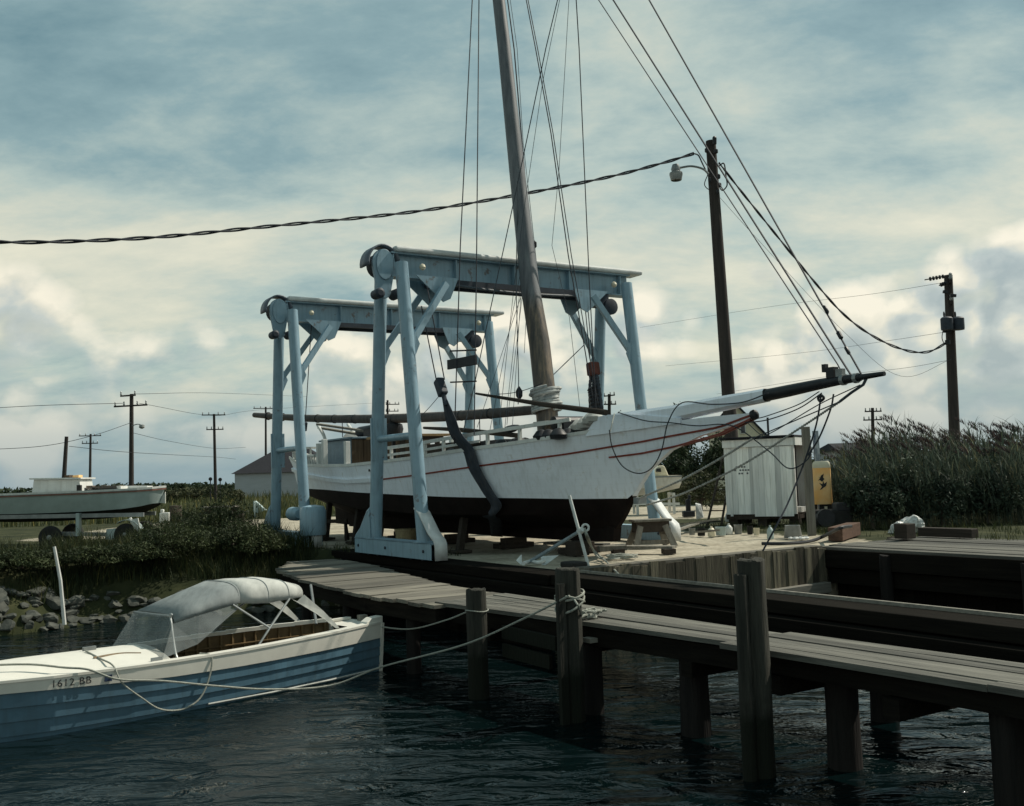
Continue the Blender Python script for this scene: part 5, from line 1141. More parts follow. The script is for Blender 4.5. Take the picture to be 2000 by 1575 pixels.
    labs = ['galvanised bucket under the left front of the white shed', 'grey green paint pail standing left of the shed by the ladder foot', 'cream plastic jug standing left of the grey green pail', 'white plastic jug at the left front corner of the shed', 'small dark can beneath the shed front', 'small cream can beneath the shed door', 'pale green bottle standing upright in front of the shed door', 'dark can left of the ladder foot', 'grey can farthest left in the clutter by the ladder']
    for (px, py, r_, h, m, nm, cat), lab in zip(items, labs):
        c = gz(px, py, 0); mb = MB()
        if 'jug' in nm or 'bottle' in nm: mb.lathe([(r_*.9, 0), (r_, .02), (r_, h*.6), (r_*.5, h*.82), (r_*.3, h*.86), (r_*.3, h)], c, 14)
        else: mb.lathe([(r_*.85, 0), (r_*.88, .01), (r_, h*.95), (r_*1.06, h), (r_*.93, h), (r_*.88, h*.8)], c, 16)
        tag(mb.build(nm, m, smooth=True, base=c), lab, cat)
    r = random.Random(11)
    for i, (a, b, w, lab) in enumerate((((1325, 1030), (1378, 1021), .10, 'topmost pale plank in the scrap pile by the ladder'), ((1322, 1036), (1362, 1022), .12, 'wide weathered plank leaning in the scrap pile by the ladder'), ((1340, 1041), (1402, 1036), .09, 'lowest plank lying flat in the scrap pile by the ladder'), ((1310, 1028), (1405, 1014), .06, 'long thin batten laid across the scrap pile'))):
        p, q = gz(*a, .06+.05*i), gz(*b, .10+.10*i); tag(MB().beam(p, q, w, .04).build('scrap_plank', m_greywood, base=(p.x, p.y, 0)), lab, 'plank', 'scrap lumber by the ladder')
    c = gz(1345, 1010, 0); mb = MB(); mb.box(c+UP*.32, (.16, .14, .55)); mb.box(c+UP*.1, (.4, .3, .2)); mb.box(c+Vector((.05, 0, .62)), (.10, .1, .25)); tag(mb.build('outboard_motor', m_black, base=c, bevel=.03), 'old black outboard engine standing upright in the grass left of the ladder', 'outboard')
    c = gz(1360, 1015, 0); mb = MB(); mb.prism([c, c+Vector((.25, .1, .05)), c+Vector((.18, .15, .45)), c+Vector((.0, .05, .5))], Vector((.05, .2, .02))); tag(mb.build('crumpled_sheet', m_bag, base=c), 'crumpled pale sheet leaning beside the black outboard engine', 'sheet')
    c = gz(1428, 1022, 0); mb = MB(); mb.lathe([(.03, 0), (.16, .04), (.18, .18), (.12, .32), (.04, .38)], c, 11); tag(mb.build('white_sack', m_bag, smooth=True, base=c), 'small white sack slumped at the left skid of the shed', 'sack')
    # bags on the far pier's shore
    mb = MB(); c = gz(1782, 1040, 0); rr = random.Random(8)
    def crumple(mb_, o, R_, seed):
        q = random.Random(seed); n = 22; rows = []; ph = [q.uniform(0, 6.28) for _ in range(8)]
        for i in range(11):
            f = i/10; z = R_*1.25*math.sin(f*math.pi/2); rr_ = R_*math.cos(f*math.pi/2)**.6+.004; row = []
            for j in range(n):
                a = 2*math.pi*j/n; k = 1+.16*math.sin(3*a+ph[0]+3*f)+.12*math.sin(7*a+ph[1]-4*f)+.09*math.sin(11*a+ph[2]+7*f)+q.uniform(-.07, .07)
                row.append(o+Vector((rr_*k*math.cos(a), rr_*k*math.sin(a), z*(1+.12*math.sin(2*a+ph[3])))))
            rows.append(row)
        mb_.grid(rows, close=True)
    crumple(mb, c+Vector((0, .15, 0)), .25, 3); crumple(mb, c+Vector((-.30, 0, 0)), .19, 5); crumple(mb, c+Vector((.05, .0, .12)), .2, 9)
    tag(mb.build('plastic_bag', m_bag, base=c), 'crumpled white plastic bag lying before the reeds on the far pier', 'bag')
    a = gz(1768, 1052, 0.06); tag(MB().box(a+UP*.15, (.30, .3, .30), STV).build('timber_block', m_darkwood, base=a, bevel=.015), 'dark square timber block set in front of the white plastic bag', 'block')
    a, b = gz(1800, 1047, .05), gz(1905, 1051, .05); tag(MB().beam(a+UP*.09, b+UP*.09, .24, .18).build('timber_baulk', m_darkwood, base=a, bevel=.015), 'dark long timber along the back of the far pier right of the bag', 'timber')
    p, q = gz(1740, 1052, .02), gz(1762, 1050, .02); tag(MB().beam(p, q, .2, .04).build('board_scrap', m_darkwood, base=p), 'small dark board left of the square timber block', 'board')
post_set()

# ------------------------------------------------------------------ things under and about the sailing boat
def under_boat():
    lab = {-8.2: 'aftmost', -5.6: 'second from aft', -2.8: 'middle', -.2: 'fourth from aft', 2.3: 'foremost'}
    for s, nm in lab.items():
        t_ = MB(); t_.box(W(s, TC, .055), (.30, .9, .11), STV); t_.box(W(s, TC, .165), (.26, .55, .11), STV)
        tag(t_.build('keel_block', m_darkwood, base=W(s, TC, 0), bevel=.01), f'{nm} stack of dark keel blocks under the white sailing boat', 'keel blocks', 'keel blocks under the boat')
    for s, q, nm in ((-7.6, 1.75, 'at the stern'), (-5.2, 1.3, 'by the rear gantry foot'), (-3.6, 1.15, 'left of the basket'), (.1, 1.75, 'behind the nearer gantry foot')):
        z = zc_(s)-.03; s_, q_ = s, TC-hc_(s)*.86
        mb = MB(); mb.beam(W(s_, q_-.12, 0), W(s_, q_+.02, z-.05), .14, .14, up=UU); mb.box(W(s_, q_-.1, .03), (.35, .4, .06), STV)
        tag(mb.build('hull_prop', m_darkwood, base=W(s_, q_, 0), bevel=.008), f'dark timber prop under the near side of the hull {nm}', 'prop')
    # basket
    c = gz(795, 1066, 0); c = W(-1.9, 1.55, 0) if False else c
    mb = MB(); R = .29; n = 26
    prof = [(.215, 0), (.225, .02), (.245, .15), (.27, .30), (.285, .40)]
    mb.lathe(prof, c, n); b = thing('bushel_basket', c, 'round slatted bushel basket standing on the ground under the nearer gantry', 'basket')
    mb.build('slats', m_basket, b)
    for z, r_ in ((.06, .236), (.22, .262), (.385, .292)): MB().lathe([(r_-.01, -.02), (r_+.006, -.02), (r_+.006, .02), (r_-.01, .02)], c+UP*z, n).build('hoop', m_basket, b)
    # bench beside the bow
    t = thing('work_bench', gz(1268, 1070, 0), 'grey splay legged wooden trestle bench beside the bow of the sailing boat', 'bench')
    cc = gz(1272, 1068, 0); ex = Vector((.985, .17, 0)); ey = Vector((-.17, .985, 0)); ax = (ex, ey, UP)
    MB().box(cc+UP*.555, (.82, .42, .05), ax).build('bench_top', m_greywood, t, bevel=.006)
    MB().box(cc+UP*.42, (.72, .34, .22), ax).build('apron', m_darkwood, t)
    for sx in (-1, 1):
        for sy in (-1, 1): MB().beam(cc+ex*(sx*.42)+ey*(sy*.30), cc+ex*(sx*.24)+ey*(sy*.12)+UP*.53, .13, .045, up=ey).build('leg', m_greywood, t)
        MB().beam(cc+ex*(sx*.30)+ey*.2+UP*.3, cc+ex*(sx*.30)-ey*.2+UP*.3, .05, .10).build('brace', m_greywood, t)
    MB().box(cc+UP*.10-ey*.05, (.8, .05, .08), ax).build('stretcher', m_greywood, t)
    a, b_ = gz(1197, 1080, 0), gz(1318, 1081, 0); mb = MB(); mb.beam(a+UP*.12, b_+UP*.12, .26, .045); tag(mb.build('long_plank', m_greywood, base=a), 'long plank lying in front of the trestle bench on two dark blocks', 'plank')
    for px, l in ((1207, 'left'), (1306, 'right')): c2 = gz(px, 1082, 0); tag(MB().box(c2+UP*.049, (.22, .24, .095), ax).build('timber_block', m_darkwood, base=c2), f'low dark block under the {l} end of the long plank', 'block')
    for i, (px, py, l, w) in enumerate(((1180, 1076, .5, .18), (1196, 1082, .55, .2), (1160, 1072, .8, .14))):
        c2 = gz(px, py, 0); tag(MB().box(c2+UP*(.06+.05*i), (l, w, .10 if i < 2 else .04), ax).build('timber_offcut', m_greywood, base=c2, bevel=.008), ['pale timber offcut left of the bench blocks', 'larger pale timber offcut at the left end of the long plank', 'thin plank lying beneath the anchor stock by the hull'][i], 'timber')
    a, b_ = gz(1068, 1063, .1), gz(1185, 1066, .1); tag(MB().beam(a+UP*.02, b_+UP*.02, .25, .05).build('ground_plank', m_plank, base=a), 'pale plank on the ground beneath the forward hull', 'plank')
    c2 = gz(1128, 1085, 0); tag(MB().box(c2+UP*.14, (.34, .34, .28), STV).build('timber_block', m_darkwood, base=c2, bevel=.012), 'dark square block under the anchor shank', 'block')
    # anchor leaning on its stock
    b0 = gz(1150, 1109, 0); Y = b0.y; t = thing('anchor', b0, 'large white painted anchor with long rod stock propped up on the quay edge', 'anchor')
    top = at(1112, 968, Y+.05); MB().tube([b0, top], .028, 10).build('stock', m_anchor, t, smooth=True)
    crown = gz(1036, 1097, .05); ring = at(1142, 1032, Y+.05); sk = at(1134, 1037, Y+.05)
    MB().beam(crown, sk, .075, .055, w2=.06, h2=.05).build('shank', m_shankm, t, bevel=.012)
    ev = (sk-crown).normalized(); side = ev.cross(UP).normalized(); up2 = side.cross(ev)
    mb = MB(); mb.lathe([(.02, -.05), (.055, -.045), (.06, .02), (.04, .06)], sk, 12, ev); mb.build('head', m_anchor, t, smooth=True)
    mb = MB(); rp = [ring+ev*.02+Vector((.055*math.cos(a), .01*math.sin(a*1), .055*math.sin(a))) for a in [2*math.pi*i/18 for i in range(19)]]; mb.tube(rp, .020, 7, caps=False); mb.build('ring', m_anchor, t, smooth=True)
    MB().tube(smoothpath([gz(1022, 1101, .05), crown, gz(1052, 1099, .05), gz(1064, 1095, .08)]), [.03]*24+[.03] if False else .035, 8).build('arm', m_anchor, t, smooth=True)
    f = lambda px, py, z: gz(px, py, z)
    Yf = crown.y-.02; w1 = [at(1056, 1087, Yf), at(1091, 1085, Yf-.12), at(1064, 1105, Yf-.2), at(1058, 1104, Yf-.1)]
    MB().prism(w1, Vector((.01, .03, 0))).build('fluke', m_anchor, t); MB().prism([at(1008, 1095, Yf), at(1017, 1084, Yf+.15), at(1017, 1103, Yf)], Vector((.02, .02, 0))).build('fluke', m_anchor, t)
    P = [ring, at(1150, 1052, Y+.03), gz(1160, 1075, .12), gz(1185, 1098, .02), gz(1214, 1128, -.05), ct(1222, 1135, .55)]
    tag(MB().tube(smoothpath(P), .016, 6).build('anchor_line', m_rope, smooth=True, base=P[0]), 'pale line running from the anchor ring down over the quay edge', 'rope')
    P = [ring, at(1146, 1050, Y+.03), gz(1155, 1068, .25), gz(1170, 1090, .03), gz(1200, 1092, .03), gz(1222, 1088, .03)]
    tag(MB().tube(smoothpath(P), .018, 6).build('chain_tail', m_rope, smooth=True, base=P[0]), 'loose rope tail from the anchor ring lying on the quay', 'rope')
    mb = MB(); r = random.Random(6); c2 = gz(1215, 1092, 0)
    for i in range(5):
        ra = r.uniform(.10, .2); mb.tube([c2+Vector((ra*1.5*math.cos(a)+r.uniform(-.03, .03), ra*math.sin(a), .02+.012*i+r.uniform(0, .02))) for a in [2*math.pi*j/14 for j in range(15)]], .016, 5)
    tag(mb.build('rope_heap', m_rope, smooth=True, base=c2), 'heap of pale rope on the quay below the long plank', 'rope')
    c2 = gz(1045, 1118, 0); c2 = W(4.9, .9, 0); mb = MB(); mb.box(c2+UP*.06, (.40, .30, .10), STV); tag(mb.build('dark_block', m_dark, base=c2, bevel=.03), 'low dark block at the corner of the quay beside the anchor stock foot', 'block')
    # scrap of lumber left of rear foot
    c2 = gz(575, 1005, 0)
    for i, (a, b_, lab_) in enumerate((((560, 1008), (600, 988), 'sloping pale plank lying behind the rear gantry feet'), ((556, 996), (596, 1003), 'flat pale plank lying behind the rear gantry feet'))):
        p, q = gz(*a, .05), gz(*b_, .25); tag(MB().beam(p, q, .3, .06).build('stacked_plank', m_plank, base=p), lab_, 'plank')
    t = thing('saw_horse', gz(655, 1058, 0), 'small dark saw horse on the ground between the two gantry feet', 'saw horse'); c2 = gz(655, 1056, 0)
    MB().beam(c2+Vector((-.35, .1, .52)), c2+Vector((.35, -.1, .52)), .09, .1).build('top_rail', m_darkwood, t)
    for sx in (-1, 1):
        for sy in (-1, 1): MB().beam(c2+Vector((sx*.32, sy*.22, 0)), c2+Vector((sx*.28, sy*.03, .5)), .06, .06, up=Vector((0, 1, 0))).build('leg', m_darkwood, t)
under_boat()

# ------------------------------------------------------------------ small boat behind the bow
def back_boat():
    Y = 37; q = lambda px, py, dy=0: at(px, py, Y)+Vector((0, dy, 0))
    t = thing('small_cruiser', Vector((4.9, Y+.8, 0)), 'little white cabin cruiser on a cradle seen past the bow of the sailing boat', 'cabin boat')
    mb = MB(); rows = []
    for px, top, low, hb in ((1334, 929, 954, .62), (1300, 930, 962, .85), (1270, 931, 968, .85), (1240, 934, 970, .45), (1222, 936, 962, .03)):
        a, b = q(px, top), q(px, low); rows.append([a+Vector((0, .9-hb, 0)), a.lerp(b, .6)+Vector((0, .9-hb*.85, 0)), b+Vector((0, .9-.05, 0)), b+Vector((0, .9+.05, 0)), a.lerp(b, .6)+Vector((0, .9+hb*.85, 0)), a+Vector((0, .9+hb, 0))])
    mb.grid(rows); mb.add(rows[0], [tuple(range(6))]); mb.build('hull', m_white, t, smooth=True)
    mb = MB(); mb.grid([[r[0]+UP*.01, r[-1]+UP*.01] for r in rows]); mb.build('deck', m_cream, t)
    mb = MB(); mb.prism([q(1274, 932, .35), q(1276, 924, .35), q(1290, 910, .35), q(1300, 909, .35), q(1310, 931, .35)], Vector((0, 1.1, 0))); mb.build('cabin', m_cream, t, bevel=.05)
    MB().prism([q(1284, 915, .33), q(1293, 915, .33), q(1294, 922, .33), q(1284, 922, .33)], Vector((0, .04, 0))).build('window', m_glass, t)
    mb = MB(); top = [r[0] for r in rows]
    for a, b in zip(top[:-1], top[1:]): mb.beam(a-UP*.03, b-UP*.03, .03, .04)
    mb.build('rub_rail', m_galv, t)
    c = thing('boat_cradle', Vector((5, Y+.8, 0)), 'pale timber cradle carrying the little white cabin cruiser', 'cradle')
    for px in (1246, 1318):
        for dy in (.3, 1.4): MB().beam(q(px, 968, dy), Vector((q(px, 968, dy).x, q(px, 968, dy).y, 0)), .09, .09, up=Vector((0, 1, 0))).build('leg', m_white, c)
        MB().beam(q(px, 966, .2), q(px, 966, 1.5), .09, .09).build('cross_bar', m_white, c)
    MB().beam(q(1240, 985, .3), q(1330, 985, .3), .07, .09).build('side_bar', m_white, c)
back_boat()

# ------------------------------------------------------------------ houses
def house(label, c, w, d, h, rh, hip, m, win=(), rot=0):
    """c front centre on the ground, ridge along the width"""
    t = thing('house', c, label, 'house'); ex = Vector((math.cos(rot), math.sin(rot), 0)); ey = Vector((-ex.y, ex.x, 0)); P = lambda x, y, z: c+ex*x+ey*y+UP*z
    mb = MB(); mb.prism([P(-w/2, 0, 0), P(w/2, 0, 0), P(w/2, 0, h), P(-w/2, 0, h)], ey*d); wl = mb.build('wall', m, t)
    o = .35
    a = [P(-w/2-o, -o, h-.1), P(w/2+o, -o, h-.1), P(w/2+o, d+o, h-.1), P(-w/2-o, d+o, h-.1), P(-w/2-o+hip, d/2, h+rh), P(w/2+o-hip, d/2, h+rh)]
    MB().add(a, [(0, 1, 5, 4), (1, 2, 5), (2, 3, 4, 5), (3, 0, 4), (3, 2, 1, 0)]).build('roof', m_roofd, t)
    for x, z, ww, hh in win:
        f = MB().box(P(x, -.03, z), (ww+.2, .06, hh+.2), (ex, ey, UP)).build('window', m_white, t); MB().box(P(x, -.07, z), (ww, .03, hh), (ex, ey, UP)).build('pane', m_glass, f)
    return t
c = at(552, 968, 120); c.z = 0
house('low grey house with a dark hipped roof far behind the stern', c, 11.2, 12, 2.95, 3.0, 4.2, m_house)
def gable_house():
    Y = 62; c = at(1446, 900, Y); c.z = 0; t = thing('gable_house', c, 'white gabled house front with one dark window showing above the shed', 'house')
    w = 3.2; pk = at(1436, 786, Y).z; ev = at(1494, 850, Y).z; dp = Vector((2.0, 8, 0))
    pts = [c+Vector((-w/2, 0, 0)), c+Vector((w/2, 0, 0)), c+Vector((w/2, 0, ev)), c+Vector((-.3, 0, pk)), c+Vector((-w/2-.3, 0, ev+.3))]
    MB().prism(pts, dp).build('wall', m_cream, t)
    MB().prism([pts[2]+Vector((.15, -.2, -.05)), pts[3]+Vector((0, -.2, .12)), pts[3]+Vector((0, -.2, 0)), pts[2]+Vector((.1, -.2, -.2))], dp).build('roof', m_roofd, t)
    MB().prism([pts[4]+Vector((-.15, -.2, -.05)), pts[3]+Vector((0, -.2, .125)), pts[3]+Vector((0, -.2, 0.005)), pts[4]+Vector((-.1, -.2, -.2))], dp).build('roof', m_roofd, t)
    z = at(1451, 838, Y).z; f = MB().box(at(1451, 838, Y-.04), (.36, .06, .62)).build('window', m_white, t); MB().box(at(1451, 838, Y-.09), (.24, .04, .5)).build('pane', m_glass, f)
gable_house()
c = at(1690, 890, 75); c.z = 0
house('dark roofed low house half hidden behind the reeds', c, 3.4, 6, at(1690, 868, 75).z-.3, .5, .3, m_house)

# ------------------------------------------------------------------ utility poles and wires
def utility_pole(label, base, top, r, arms=(), extras=None, group='utility poles'):
    """arms: (distance below top, half length left, half length right, yaw, tilt)"""
    t = thing('utility_pole', base, label, 'utility pole', group); base = Vector(base); top = Vector(top)
    MB().tube([base.lerp(top, k/6) for k in range(7)], [r*(1.12-.34*k/6) for k in range(7)], 12).build('pole', m_pole, t, smooth=True)
    for dz, l, rr, yaw, tilt in arms:
        p = top-(top-base).normalized()*dz; d = Vector((math.cos(yaw), math.sin(yaw), tilt)); a, b = p-d*l-Vector((0, r, 0)), p+d*rr-Vector((0, r, 0)); s_ = max(.06, r*.55)
        ar = MB().beam(a, b, s_, s_*1.2).build('crossarm', m_pole, t)
        n = 4 if l+rr > 1.2 else 2
        for i in range(n):
            f = [.04, .3, .7, .96][i] if n == 4 else [.05, .95][i]; c = a.lerp(b, f); MB().lathe([(.03*r/.13, 0), (.055*r/.13, .05), (.03*r/.13, .13), (.045*r/.13, .2), (.02*r/.13, .24)], c+UP*s_*.6, 7).build('insulator', m_insul, ar, smooth=True)
    return t
def bp(px, Y): p = at(px, 950, Y); p.z = 0; return p
POLE_L = utility_pole('tallest far pole with two crossarms and a lamp beyond the trailered boat', bp(256, 64), at(257, 770, 64), .15, ((.75, 1.02, 1.02, .1, .03), (.1, .62, .3, .5, .08)))
tl = at(257, 770, 64)
o = MB().tube(smoothpath([at(258, 832, 63.8), at(268, 829, 63.6), at(277, 830, 63.4)]), .03, 6).build('lamp_arm', m_galv, POLE_L); MB().lathe([(.05, 0), (.16, -.05), (.18, -.2), (.06, -.28)], at(277, 829, 63.4), 10).build('street_lamp', m_ltgrey, POLE_L, smooth=True)
utility_pole('thin pole with two small crossarms left of the tallest far pole', bp(175, 108), at(177, 848, 108), .14, ((.2, 1.1, 1.1, .3, 0), (1.0, .8, .8, .3, 0)))
utility_pole('bare slanting pole without crossarms above the trailered boat cabin', bp(121, 78), at(130, 853, 78), .17)
utility_pole('thin pole with two crossarms standing left of the grey house', bp(421, 98), at(418, 809, 98), .15, ((.1, 1.1, 1.1, .4, 0), (1.5, .7, .9, .3, 0)))
utility_pole('thin pole with one crossarm rising behind the grey house roof', bp(519, 128), at(519, 795, 128), .15, ((.2, 1.5, 1.5, .4, 0),))
utility_pole('faint far pole seen between the legs of the nearer gantry', bp(757, 118), at(757, 782, 118), .15, ((.5, .2, 1.4, .3, 0), (1.3, .2, 1.3, .3, 0)))
utility_pole('short dark pole with two crossarms beside the far gantry leg', bp(1190, 88), at(1190, 770, 88), .17, ((.15, .9, .5, .3, .1), (.9, .8, .6, .2, 0)))
utility_pole('far pole with two crossarms rising out of the reeds at right', bp(1707, 84), at(1704, 797, 84), .16, ((.3, .75, .75, .2, 0), (1.0, .85, .75, .1, 0)))
# lamp pole
LY = 31.5; lb = at(1437, 960, LY); lb.z = 0; lt = at(1388, 276, LY)
t = utility_pole('tall leaning pole with a street lamp on a curved arm behind the bowsprit', lb, lt, .205, group='utility poles'); LP = t
def lamp_pole_fittings():
    p = lambda px, py, dy=-.3: at(px, py, LY+dy)
    MB().tube(smoothpath([p(1384, 340), p(1372, 330), p(1350, 325), p(1328, 328)]), .035, 8).build('lamp_arm', m_galv, LP, smooth=True)
    mb = MB(); c = p(1320, 334); mb.lathe([(.04, .22), (.10, .2), (.15, .06), (.13, -.02), (.20, -.06), (.03, -.07)], c, 14); lh = mb.build('lamp_head', m_galv, LP, smooth=True)
    mb = MB(); mb.lathe([(.20, -.06), (.21, -.12), (.17, -.30), (.15, -.31), (.14, -.1)], c, 16); mb.build('lamp_shade', m_ltgrey, lh, smooth=True)
    mb = MB(); mb.lathe([(.06, 0), (.07, .2), (.04, .25)], p(1396, 282), 8); mb.build('pole_bracket', m_black, LP)
    for px, py, r in ((1380, 294, .06), (1398, 296, .07), (1404, 345, .05), (1406, 362, .05), (1386, 352, .05), (1402, 375, .045)): MB().lathe([(.02, -.08), (r, -.05), (r, .05), (.02, .08)], p(px, py), 8).build('insulator', m_black, LP, smooth=True)
    MB().tube(smoothpath([p(1404, 325), p(1414, 320), p(1418, 345), p(1420, 362), p(1412, 372), p(1406, 368)]), .022, 6).build('wire_loop', m_black, LP)
    MB().tube(smoothpath([p(1383, 340), p(1376, 360), p(1384, 370), p(1388, 362)]), .015, 5).build('wire_loop', m_black, LP)
    MB().tube(smoothpath([p(1354, 300), p(1364, 304), p(1372, 320), p(1384, 344)]), .022, 6).build('wire_loop', m_black, LP)
lamp_pole_fittings()
RY = 36; rb = at(1868, 960, RY); rb.z = 0; rt = at(1852, 538, RY)
RP = utility_pole('tall pole with transformer cans and a long insulator string at the right edge', rb, rt, .185, ((.25, .15, .9, 1.2, .1), (1.0, .1, .8, 1.2, .2)))
def right_pole():
    p = lambda px, py, dy=-.3: at(px, py, RY+dy)
    for i, (a, b, n) in enumerate((((1806, 547), (1850, 539), 5), ((1834, 558), (1851, 552), 3))):
        mb = MB(); A, Bq = p(*a), p(*b); mb.tube([A, Bq], .022, 6)
        for k in range(n): mb.lathe([(.02, -.035), (.075, -.02), (.075, .02), (.02, .035)], A.lerp(Bq, .25+.7*k/n), 9, (Bq-A))
        mb.build('insulator_string', m_black, RP, smooth=True)
    for px, py in ((1848, 571), (1864, 578)): MB().beam(p(px-6 if px < 1855 else px-8, py-1), p(px+3, py), .09, .10).build('bracket', m_black, RP)
    for px, w in ((1850, 0), (1872, .1)):
        c = p(px, 643, -.45+w); mb = MB(); mb.lathe([(.05, 0), (.20, .02), (.21, .08), (.21, .42), (.16, .47), (.04, .5)], c-UP*.05, 14); tc_ = mb.build('transformer', m_liftd, RP, smooth=True)
        MB().lathe([(.03, 0), (.035, .1), (.02, .18)], c+Vector((-.08, 0, .44)), 7).build('bushing', m_black, tc_)
    MB().beam(p(1843, 648), p(1858, 648), .08, .08).build('bracket', m_black, RP); MB().lathe([(.03, -.1), (.09, -.08), (.09, .08), (.03, .1)], p(1851, 669), 9).build('insulator', m_black, RP)
    MB().tube(smoothpath([p(1843, 640), p(1840, 660), p(1845, 672), p(1850, 668)]), .016, 5).build('wire_loop', m_black, RP)
right_pole()
def wire(label, pts, r, n=10, twist=0):
    P = smoothpath(pts, n); mb = MB()
    if twist:
        L_ = 0; A_, B_ = [], []; q = []
        for i in range(len(P)-1):
            for k in range(4): q.append(P[i].lerp(P[i+1], k/4))
        for i, p in enumerate(q):
            if i: L_ += (p-q[i-1]).length
            a = L_*2*math.pi/1.6; off = Vector((0, math.cos(a), math.sin(a)))*.028; A_.append(p+off); B_.append(p-off)
        mb.tube(A_, r, 6); mb.tube(B_, r, 6)
    else: mb.tube(P, r, 5)
    tag(mb.build('overhead_wire', m_cable, base=pts[0]), label, 'wire', 'overhead wires')
Wl = [(-60, 472), (88, 473), (300, 464), (520, 443), (800, 415), (1000, 383), (1180, 348), (1290, 320), (1356, 300)]
wire('thick twisted service cable sweeping from the left edge up to the lamp pole', [at(x, y, 22+(x+60)/1416*(LY-.3-22)) for x, y in Wl], .026, 12, twist=1)
wire('heavy cable drooping from the lamp pole to the transformer pole', [at(x, y, LY-.2+(x-1404)/447*(RY-LY)) for x, y in ((1404, 318), (1470, 402), (1600, 562), (1660, 625), (1720, 665), (1775, 686), (1815, 687), (1850, 669))], .022, 10, twist=1)
wire('thin wire from the lamp pole down past the bowsprit end', [at(x, y, LY+(x-1396)*.01) for x, y in ((1396, 375), (1480, 468), (1650, 650), (1760, 735), (1862, 700))], .006)
wire('thin wire running left from the transformer pole toward the far mast', [at(x, y, RY+(1850-x)*.05) for x, y in ((1850, 551), (1700, 575), (1500, 600), (1250, 640))], .007)
wire('thin wire leaving the transformer pole at its lower bracket', [at(x, y, RY+(1850-x)*.05) for x, y in ((1852, 648), (1740, 665), (1560, 690), (1300, 715))], .007)
wire('thin low wire from the transformer pole dipping behind the bowsprit', [at(x, y, RY+(1850-x)*.05) for x, y in ((1858, 703), (1760, 720), (1600, 738), (1400, 770))], .007)
fy = lambda x: 64+(x-257)*.22
for i, (pts, lab) in enumerate((([(-60, 800), (90, 792), (240, 788)], 'faint wire left of the tallest far pole at its crossarm'), ([(272, 788), (420, 812), (519, 800), (757, 786)], 'faint wire linking the crossarms of the far poles behind the gantries'),
    ([(257, 770), (420, 768), (600, 775)], 'faint top wire running right from the tallest far pole'), ([(135, 872), (256, 884), (420, 893), (460, 897)], 'low thick far cable passing behind the poles toward the grey house'), ([(256, 845), (330, 862), (420, 876), (480, 874)], 'faint sagging wire from the tallest far pole to the grey house'), ([(-60, 880), (80, 872), (178, 852), (256, 826)], 'faint wire rising from the left edge to the lamp of the far pole'))):
    wire(lab, [at(x, y, max(58, fy(x))) for x, y in pts], .016)

# ------------------------------------------------------------------ rocks, stick, field things
def ground_hit(px, py):
    d = ray(px, py); k = 8.0
    while k < 60:
        p = Vector((0, 0, EYE))+d*k; q = ST(p)
        if p.z <= landz(*q): return p
        k += .04
    return None
def rocks():
    r = random.Random(21); n = 0
    for i in range(130):
        px = r.uniform(-20, 420) if i < 112 else r.uniform(500, 640); py = 1152+78*r.uniform(0, 1)**.8+(px*.03 if px < 430 else 0)
        p = ground_hit(px, py)
        if p is None or p.z < WATER-.15: continue
        sz = r.uniform(.09, .20)*(1.6 if r.random() < .25 else 1); mb = MB(); p = p+UP*(sz*.15)
        import bmesh
        bm = bmesh.new(); bmesh.ops.create_icosphere(bm, subdivisions=2, radius=1)
        pl = [Vector((r.gauss(0, 1), r.gauss(0, 1), r.gauss(0, 1))).normalized() for _ in range(10)]; dd = [r.uniform(.4, .75) for _ in pl]
        sc3 = Vector((r.uniform(.8, 1.4), r.uniform(.8, 1.3), r.uniform(.5, .85)))*sz
        vs = []
        for v in bm.verts:
            c = v.co.copy()
            for a, d in zip(pl, dd):
                if c.dot(a) > d: c -= a*(c.dot(a)-d)
            vs.append(p+Vector((c.x*sc3.x, c.y*sc3.y, c.z*sc3.z)))
        mb.add(vs, [tuple(v.index for v in f.verts) for f in bm.faces]); bm.free()
        o = mb.build('shore_rock', m_rock, base=p); tag(o, 'rough grey green rock in the riprap along the grassy bank', 'rock', 'riprap rocks on the bank')
rocks()
b = gz(126, 1200, -.8); tp = at(106, 1068, b.y); tag(MB().tube([b-UP*.2, b.lerp(tp, .5)+Vector((.02, 0, 0)), tp], [.04, .035, .03], 8).build('white_stake', m_white, base=b), 'slanting white stake standing in the bank at the far left', 'stake')
